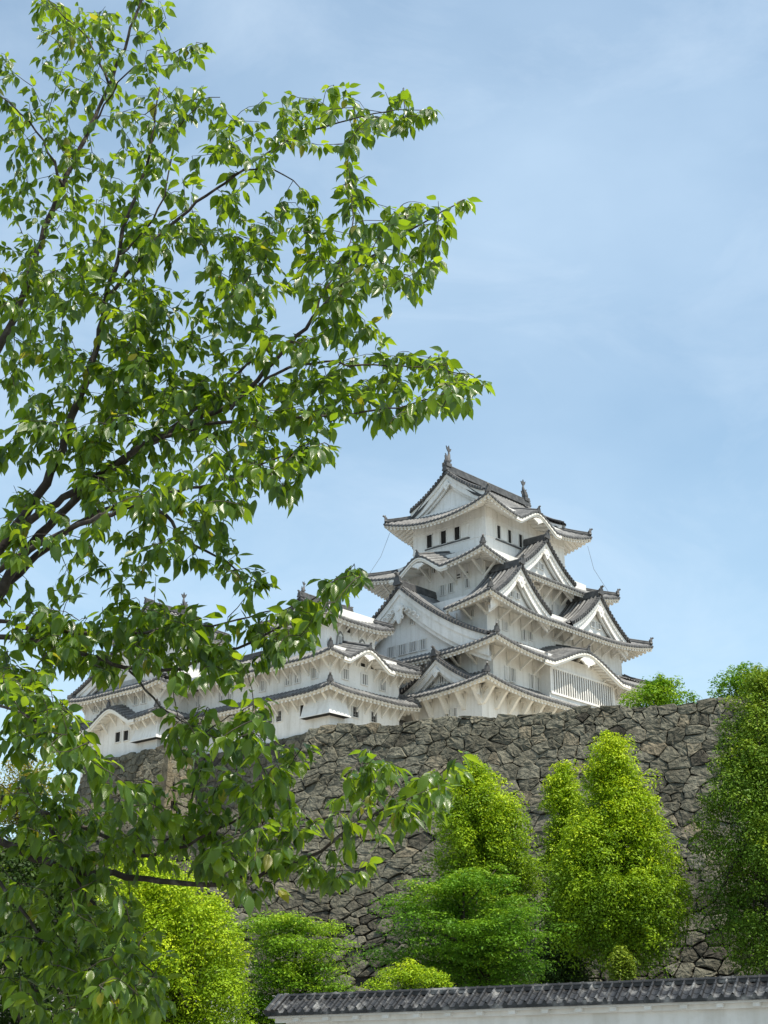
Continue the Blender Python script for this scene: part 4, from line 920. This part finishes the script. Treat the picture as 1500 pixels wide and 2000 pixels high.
tree('maple_tree', 'spreading bright green maple with layered sprays in the middle, above the white wall', [(1682, 930, 985), (1715, 790, 1010), (1750, 752, 1060), (1790, 738, 1080), (1830, 724, 1085), (1870, 780, 1075), (1915, 860, 1050)], 50, 60000, MAPLE, 35, base_px=955, lump=0.95, flat=0.24, size=0.115, nlump=100, tone=(0.5, 0.2), limbs=16, trunk_r=0.14, up=0.6)
tree('maple_tree', 'smaller yellow green maple with layered sprays beside the left tree, left of the stones', [(1766, 480, 610), (1795, 465, 672), (1830, 460, 696), (1860, 480, 692), (1900, 460, 705), (1950, 440, 690), (2020, 440, 640)], 48, 44000, MAPLE, 36, base_px=560, lump=0.8, flat=0.24, size=0.105, nlump=95, tone=(0.68, 0.18), limbs=14, trunk_r=0.12, up=0.6)
for i, (lab, rows, n) in enumerate((('low yellow green bush peeping over the white wall roof', [(1872, 790, 840), (1895, 730, 862), (1925, 700, 870), (1960, 700, 870)], 14000), ('small round yellow green bush at the end of the low bush row over the wall', [(1896, 845, 868), (1912, 835, 880), (1940, 835, 880)], 3000))):
    tree('low_shrub', lab, rows, 44, n, CAMPH, 37 + i, base_px=790 + 70*i, lump=0.42, flat=0.35, size=0.085, nlump=60, tone=(0.62, 0.22), cat='shrub', limbs=5, trunk_r=0.05)
tree('camphor_tree', 'rounded bright yellow green tree at lower left under the cherry leaves', [(1688, 220, 330), (1730, 190, 400), (1780, 180, 440), (1830, 180, 470), (1880, 180, 484), (1940, 200, 488), (2000, 220, 490), (2080, 230, 470)], 45, 110000, CAMPH, 39, base_px=340, group=G_, tone=(0.66, 0.2), sunlit_growth=0.2, nlump=230, lump=0.55, size=0.10)
zb_over['golden_tree40'] = 11.5
tree('golden_tree', 'far golden tree at the left edge below the turrets', [(1468, 30, 80), (1500, 0, 110), (1540, -40, 140), (1620, -60, 145)], 88, 12000, GOLD, 40, tone=(0.5, 0.3), nlump=80, lump=0.7, size=0.2)
zb_over['maple_tree41'] = 17.2; zb_over['maple_tree42'] = 17.2
tree('maple_tree', 'light green treetop rising behind the rampart beside the keep', [(1316, 1285, 1310), (1335, 1242, 1338), (1360, 1216, 1360), (1392, 1205, 1380), (1420, 1220, 1370)], 95, 12000, MAPLE, 41, lump=0.8, flat=0.5, size=0.24, nlump=70, tone=(0.6, 0.2), trunk_r=0.16)
tree('maple_tree', 'deeper green treetop rising behind the rampart at the right edge', [(1298, 1430, 1470), (1320, 1400, 1520), (1350, 1380, 1560), (1400, 1372, 1570), (1430, 1385, 1560)], 92, 14000, MAPLE, 42, lump=0.8, flat=0.5, size=0.24, nlump=80, tone=(0.45, 0.2), trunk_r=0.16)
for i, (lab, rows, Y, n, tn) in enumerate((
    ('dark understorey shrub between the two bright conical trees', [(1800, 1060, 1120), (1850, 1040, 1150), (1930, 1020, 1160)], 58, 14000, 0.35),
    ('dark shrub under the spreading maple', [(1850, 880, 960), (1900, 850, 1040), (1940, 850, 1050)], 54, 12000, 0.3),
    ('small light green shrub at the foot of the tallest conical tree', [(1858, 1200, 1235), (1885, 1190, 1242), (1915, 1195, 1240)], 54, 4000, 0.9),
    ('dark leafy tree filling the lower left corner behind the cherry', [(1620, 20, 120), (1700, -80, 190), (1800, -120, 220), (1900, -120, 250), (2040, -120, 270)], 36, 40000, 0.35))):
    tree('shrub' if i < 3 else 'broadleaf_tree', lab, rows, Y, n, DIM, 50 + i, lump=0.5, size=0.13, nlump=120, tone=(tn, 0.2), cat='shrub' if i < 3 else 'tree', limbs=6, trunk_r=0.1 if i < 3 else 0.2, sunlit_growth=0.2)

# ------------------------------------------------------------------ cherry tree close to the camera
LEAF = leaf_mat('cherry_leaf', [(0.0, (0.026, 0.062, 0.012)), (0.5, (0.052, 0.11, 0.014)), (0.85, (0.085, 0.15, 0.016)), (0.95, (0.12, 0.17, 0.02)), (1.0, (0.17, 0.17, 0.02))],
                [(0.0, (0.10, 0.19, 0.008)), (0.5, (0.28, 0.44, 0.01)), (0.85, (0.42, 0.56, 0.012)), (0.95, (0.40, 0.55, 0.015)), (1.0, (0.5, 0.47, 0.02))], 0.44, 0.28, 0.6, veins=True)
cr_ = np.random.default_rng(77)
CH_BASE = np.array([-3.6, 8.6, 0.0])
ch = tag(empty('cherry_tree', CH_BASE), 'leafy cherry tree overhanging from the left close to the viewer', 'tree')
# limbs: pixel path, distance at start and end, radius (m) at start and end
LIMBS = [
 ([(-190, 1330), (-90, 1180), (0, 1073), (33, 1030), (100, 927), (140, 813), (173, 740), (197, 643), (210, 580), (230, 503), (243, 443), (263, 387), (290, 320), (300, 240), (312, 170)], 8.5, 8.3, 0.050, 0.006),
 ([(-190, 1000), (-80, 800), (0, 677), (30, 620), (70, 500), (110, 387), (123, 363), (167, 267), (213, 167), (247, 77), (277, 0), (300, -60)], 9.2, 8.8, 0.045, 0.008),
 ([(33, 1030), (100, 985), (187, 933), (260, 883), (300, 860), (380, 815), (450, 800), (530, 712), (602, 632), (674, 548), (730, 496), (800, 450), (860, 415), (905, 390)], 8.4, 7.4, 0.032, 0.004),
 ([(-160, 1230), (0, 1110), (93, 1053), (167, 1020), (300, 970), (393, 950), (500, 913), (560, 885), (610, 865)], 8.2, 7.3, 0.030, 0.004),
 ([(-190, 1420), (-60, 1240), (0, 1160), (20, 1113), (83, 1040), (150, 970), (233, 907), (320, 850), (420, 770), (500, 700)], 8.8, 8.2, 0.060, 0.010),
 ([(20, 1135), (60, 1095), (100, 1060), (167, 1010), (240, 985), (330, 1000), (345, 1040), (413, 1083), (500, 1133), (515, 1150)], 8.8, 7.8, 0.032, 0.003),
 ([(210, 580), (260, 520), (330, 440), (400, 387), (450, 344), (530, 296), (590, 260), (630, 250), (690, 230), (750, 216), (800, 213), (845, 212)], 8.3, 7.9, 0.018, 0.003),
 ([(300, 860), (400, 830), (518, 816), (630, 812), (690, 808), (770, 798), (830, 784), (890, 760), (945, 752)], 8.0, 7.4, 0.016, 0.003),
 ([(450, 800), (530, 730), (600, 705), (678, 708), (762, 714), (850, 716), (910, 728), (940, 745)], 7.8, 8.2, 0.014, 0.003),
 ([(450, 344), (520, 320), (560, 340), (600, 380), (620, 410)], 8.1, 8.0, 0.008, 0.003),
 ([(602, 632), (640, 560), (690, 460), (690, 400), (682, 330)], 7.8, 7.9, 0.009, 0.003),
 ([(123, 363), (90, 280), (50, 230), (0, 185), (-60, 150)], 8.9, 9.2, 0.014, 0.004),
 ([(167, 267), (215, 190), (240, 140), (300, 120), (365, 90), (395, 85)], 8.8, 8.4, 0.010, 0.003),
 ([(213, 167), (190, 100), (160, 60), (110, 20), (80, -20)], 8.7, 8.9, 0.012, 0.003),
 ([(230, 503), (300, 430), (330, 360), (340, 260), (400, 180), (430, 190)], 8.3, 8.2, 0.010, 0.003),
 ([(-190, 1330), (-60, 1230), (0, 1207), (53, 1230), (117, 1233), (233, 1240), (333, 1230), (433, 1220), (530, 1195), (600, 1170)], 8.3, 7.6, 0.022, 0.003),
 ([(-190, 1400), (-60, 1260), (0, 1243), (70, 1250), (150, 1275), (213, 1293), (256, 1310), (333, 1312), (411, 1283), (507, 1250), (585, 1198), (635, 1144), (690, 1105)], 8.2, 7.6, 0.026, 0.003),
 ([(252, 1310), (295, 1368), (341, 1403), (391, 1430), (426, 1442), (453, 1461), (500, 1475)], 7.9, 7.5, 0.008, 0.003),
 ([(403, 1430), (472, 1387), (511, 1368)], 7.6, 7.5, 0.005, 0.002),
 ([(-220, 1560), (-100, 1580), (0, 1640), (100, 1690), (200, 1707), (310, 1720), (383, 1730), (475, 1718), (549, 1701), (609, 1675), (654, 1641), (699, 1607), (766, 1570), (829, 1537), (885, 1485)], 8.4, 7.9, 0.036, 0.004),
 ([(699, 1607), (722, 1550), (728, 1500), (725, 1460)], 8.1, 8.0, 0.006, 0.003),
 ([(-220, 1500), (-100, 1530), (0, 1558), (80, 1587), (127, 1603), (220, 1640), (290, 1677), (360, 1653), (467, 1600), (530, 1537), (590, 1460)], 8.5, 7.9, 0.026, 0.004),
 ([(360, 1657), (370, 1590), (377, 1533), (400, 1480)], 8.2, 8.0, 0.009, 0.003),
 ([(-220, 1450), (-120, 1400), (-20, 1370), (60, 1400), (120, 1440), (190, 1470)], 8.0, 7.2, 0.018, 0.003),
 ([(80, 1587), (140, 1700), (200, 1790), (260, 1850), (310, 1920)], 8.3, 7.8, 0.016, 0.004),
 ([(-100, 1580), (-20, 1700), (60, 1800), (120, 1900), (150, 2000)], 8.4, 7.8, 0.018, 0.005),
]
nodes = []; nrad = []; tk = MB()
def spline(P, n):
    P = np.asarray(P, float); d = np.r_[0, np.cumsum(np.linalg.norm(np.diff(P, axis=0), axis=1))]; t = np.linspace(0, d[-1], n)
    Q = np.stack([np.interp(t, d, P[:, k]) for k in range(P.shape[1])], 1)
    for _ in range(2): Q[1:-1] = 0.25*Q[:-2] + 0.5*Q[1:-1] + 0.25*Q[2:]
    return Q
for path, y0, y1, r0, r1 in LIMBS:
    px = np.array(path, float); L = np.r_[0, np.cumsum(np.hypot(*np.diff(px, axis=0).T))]; q = L/L[-1]
    P = np.array([at(a, b, y0 + (y1 - y0)*k) for (a, b), k in zip(px, q)]); n = max(8, int(L[-1]/22))
    Q = spline(P, n); Q[1:-1] += cr_.normal(0, 0.006, (n - 2, 3)); rad = np.linspace(r0, r1, n)*0.78
    tk.tube(Q - CH_BASE, rad*(1 + cr_.normal(0, 0.05, n)), 8)
    for k in range(n):
        if Q[k, 0] > -3.2: nodes.append(Q[k]); nrad.append(rad[k])
# trunk outside the picture, with the main forks
T0 = CH_BASE; F1 = at(-200, 1500, 8.3); F2 = at(-190, 1330, 8.5); F3 = at(-190, 1000, 9.2)
Q = spline([T0 + (0, 0, -0.1), T0 + (0.05, 0, 0.8), T0 + (0.25, -0.05, 1.6), F1, F2], 14); tk.tube(Q - CH_BASE, np.linspace(0.19, 0.085, 14)*np.r_[1.35, 1.1, np.ones(12)], 12)
Q = spline([F2, (F2 + F3)/2 + (-0.05, 0, 0), F3, F3 + (-0.1, 0.2, 0.8)], 8); tk.tube(Q - CH_BASE, np.linspace(0.085, 0.05, 8), 10)
for e in (at(-220, 1560, 7.9), at(-220, 1500, 8.0), at(-220, 1450, 8.0), at(-190, 1420, 8.8), at(-190, 1400, 8.0), at(-160, 1230, 8.2)):
    tk.tube(np.array([F1 + (F2 - F1)*0.3 + (-0.02, 0, -0.1), e]) - CH_BASE, [0.05, 0.04], 8)

ZONES = [  # outline in photo pixels, number of twig tips
 ([(0, 90), (60, 130), (70, 0), (345, 0), (345, 40), (310, 75), (405, 85), (400, 150), (440, 200), (445, 260), (330, 420), (200, 500), (0, 480)], 240),
 ([(420, 300), (445, 240), (530, 180), (650, 165), (770, 180), (850, 205), (840, 235), (740, 270), (640, 290), (560, 320), (480, 380), (420, 400)], 85),
 ([(300, 430), (420, 400), (560, 390), (640, 430), (675, 320), (715, 340), (720, 390), (790, 400), (915, 385), (890, 440), (840, 560), (760, 620), (740, 660), (690, 700), (560, 760), (400, 800), (200, 760)], 410),
 ([(0, 480), (200, 500), (300, 430), (300, 780), (200, 900), (0, 930)], 290),
 ([(200, 760), (560, 740), (700, 700), (800, 672), (880, 695), (945, 755), (920, 780), (760, 830), (680, 845), (600, 920), (560, 965), (430, 995), (300, 1000), (150, 960)], 360),
 ([(0, 930), (200, 900), (430, 1000), (470, 1080), (530, 1120), (510, 1160), (380, 1100), (250, 1150), (100, 1220), (0, 1200)], 150),
 ([(0, 1230), (150, 1180), (330, 1185), (430, 1205), (560, 1185), (690, 1100), (710, 1120), (690, 1165), (560, 1280), (500, 1300), (420, 1330), (300, 1310), (200, 1320), (100, 1320), (0, 1330)], 215),
 ([(0, 1300), (100, 1330), (160, 1400), (190, 1470), (220, 1490), (130, 1480), (0, 1470)], 85),
 ([(330, 1375), (450, 1350), (515, 1370), (600, 1480), (560, 1520), (480, 1500), (400, 1520), (330, 1480)], 45),
 ([(0, 1500), (150, 1500), (330, 1530), (480, 1500), (560, 1530), (640, 1560), (730, 1460), (770, 1500), (900, 1475), (910, 1490), (860, 1580), (760, 1650), (690, 1710), (560, 1730), (460, 1760), (430, 1700), (330, 1690), (200, 1720), (0, 1760)], 345),
 ([(0, 1700), (200, 1720), (260, 1760), (330, 1830), (340, 1920), (300, 2000), (0, 2000)], 180),
 ([(220, 1165), (380, 1165), (400, 1240), (190, 1245)], 45),
 ([(-260, 200), (0, 90), (0, 1950), (-300, 1900)], 150),
]
def inside(p, poly):
    c = False; j = len(poly) - 1
    for i in range(len(poly)):
        (xi, yi), (xj, yj) = poly[i], poly[j]
        if (yi > p[1]) != (yj > p[1]) and p[0] < (xj - xi)*(p[1] - yi)/(yj - yi) + xi: c = not c
        j = i
    return c
NA = np.array(nodes); 
def pix(P):
    d = P[:, 1]*CP + (P[:, 2] - EYE)*SP; return np.stack([750 + FPX*P[:, 0]/d, 1000 - FPX*(-P[:, 1]*SP + (P[:, 2] - EYE)*CP)/d], 1)
NP = pix(NA); targets = []
for poly, n in ZONES:
    xs_, ys_ = zip(*poly); k = 0
    while k < n:
        p = (cr_.uniform(min(xs_), max(xs_)), cr_.uniform(min(ys_), max(ys_)))
        if not inside(p, poly): continue
        j = np.argmin(np.hypot(NP[:, 0] - p[0], NP[:, 1] - p[1])); Y = NA[j, 1] + cr_.normal(0, 0.34)
        targets.append(at(p[0], p[1], max(Y, 5.6))); k += 1
targets = np.array(targets)
# twigs: every tip is joined to the nearest wood already grown
tree_n = list(NA); tree_r = list(np.minimum(nrad, 0.006)); grown = np.array(tree_n); best = np.full(len(targets), 9e9); bi = np.zeros(len(targets), int)
for j in range(len(targets)):
    d = np.linalg.norm(grown - targets[j], axis=1); bi[j] = d.argmin(); best[j] = d.min()
todo = set(range(len(targets))); tips = []; tw = MB()
while todo:
    j = min(todo, key=lambda q: best[q]); todo.discard(j); a = tree_n[bi[j]]; b = targets[j]; l = np.linalg.norm(b - a)
    n = max(3, int(l/0.05)); t = np.linspace(0, 1, n)[:, None]
    bend = np.array([0, 0, 1.0])*cr_.uniform(-0.05, 0.16)*l + cr_.normal(0, 0.06, 3)*l
    Q = a + (b - a)*t + bend*np.sin(np.pi*t)
    Q[1:-1] += cr_.normal(0, 0.003, (n - 2, 3))
    r0 = min(0.0045, 0.002 + 0.004*l); tw.tube(Q - CH_BASE, np.linspace(r0, 0.0014, n), 5, 0, False); tips.append(Q)
    s0 = len(tree_n); tree_n += list(Q[1:])
    new = np.array(Q[1:])
    for q in todo:
        d = np.linalg.norm(new - targets[q], axis=1); k = d.argmin()
        if d[k] < best[q]: best[q] = d[k]; bi[q] = s0 + k
for path, y0, y1, r0, r1 in LIMBS:      # leaves right up to the limb ends
    P = np.array([at(a, b, y1) for a, b in path[-3:]])
    for k in (0.25, 0.5, 0.75, 1.0):
        c = P[0] + (P[1] - P[0])*min(1, 2*k) if k <= 0.5 else P[1] + (P[2] - P[1])*(2*k - 1)
        tips.append(spline([c, c + (P[-1] - P[-2])*0.02 + cr_.normal(0, 0.012, 3), c + (P[-1] - P[-2])/np.linalg.norm(P[-1] - P[-2])*0.012 + cr_.normal(0, 0.02, 3)], 4))
tk.build('trunk', BARK, ch, True)
tw.build('twigs', BARK, ch, True)
# leaves: alternate along the twigs, a drooping cluster at every tip
LP, LD, LS = [], [], []
for Q in tips:
    L = np.linalg.norm(Q[-1] - Q[0]); dr = Q[-1] - Q[max(0, len(Q) - 3)]; dr = dr/max(np.linalg.norm(dr), 1e-6)
    k = cr_.integers(4, 7); ph = cr_.uniform(0, 6.28)
    for i in range(k):
        u = cr_.uniform(0, 0.75) if i else 0
        p = Q[-1] + (Q[max(0, len(Q) - 4)] - Q[-1])*u; an = ph + i*2.4; h = np.array([math.cos(an), math.sin(an), 0])
        LP.append(p); LD.append(h*cr_.uniform(0.35, 0.95) + dr*0.5 + np.array([0, 0, -cr_.uniform(0.1, 1.4)])); LS.append(cr_.uniform(0.55, 1.18))
    m_ = int(L/0.05)
    for i in range(m_):
        q = cr_.uniform(0.1, 0.95); p = np.array([np.interp(q, np.linspace(0, 1, len(Q)), Q[:, c]) for c in range(3)]); an = cr_.uniform(0, 6.28)
        LP.append(p); LD.append(np.array([math.cos(an)*0.7, math.sin(an)*0.7, -cr_.uniform(0.4, 1.5)]) + dr*0.3); LS.append(cr_.uniform(0.45, 1.05))
LP, LD, LS = np.array(LP), np.array(LD), np.array(LS); nL = len(LP)
t = LD/np.linalg.norm(LD, axis=1)[:, None]; upv = np.array([0, 0, 1.0]) + cr_.normal(0, 0.45, (nL, 3)); 
hz = t.copy(); hz[:, 2] = 0; upv += hz*0.9
nrm = upv - t*(upv*t).sum(1)[:, None]; nrm /= np.linalg.norm(nrm, axis=1)[:, None]; bn = np.cross(nrm, t)
vv = np.array([0.0, 0.10, 0.28, 0.50, 0.70, 0.86, 1.0]); ww = np.array([0.02, 0.46, 0.92, 0.97, 0.64, 0.24, 0.0])
Ln = 0.098*LS; Wd = Ln*cr_.uniform(0.44, 0.58, nL); curl = cr_.uniform(-0.05, 0.42, nL); fold = cr_.uniform(0.08, 0.55, nL)
st = 0.022*LS   # petiole
V = np.zeros((nL, 7, 3, 3)); UV = np.zeros((nL, 7, 3, 2)); tw_ = cr_.normal(0, 0.25, nL)
for i, (v, w) in enumerate(zip(vv, ww)):
    mid = LP + t*(st + Ln*v)[:, None] - nrm*(curl*Ln*v*v)[:, None]; ca, sa = np.cos(tw_*v)[:, None], np.sin(tw_*v)[:, None]
    for j, sg in enumerate((-1, 0, 1)):
        V[:, i, j] = mid + (bn*ca + nrm*sa)*(sg*w*Wd/2)[:, None] + nrm*(abs(sg)*fold*w*Wd/2)[:, None]; UV[:, i, j] = (sg*w, v)
base = np.arange(nL)[:, None]*21; F = []
for i in range(6):
    for j in range(2): F.append(base + np.array([[i*3 + j, i*3 + j + 1, i*3 + j + 4, i*3 + j + 3]]))
F = np.stack(F, 1).reshape(-1, 4)
tn = np.clip(cr_.normal(0.5, 0.2, nL), 0, 0.93); tn[cr_.random(nL) < 0.012] = 1.0
np_mesh('crown', V.reshape(-1, 3) - CH_BASE, F, LEAF, ch, np.repeat(tn, 21), True, UV.reshape(-1, 2))
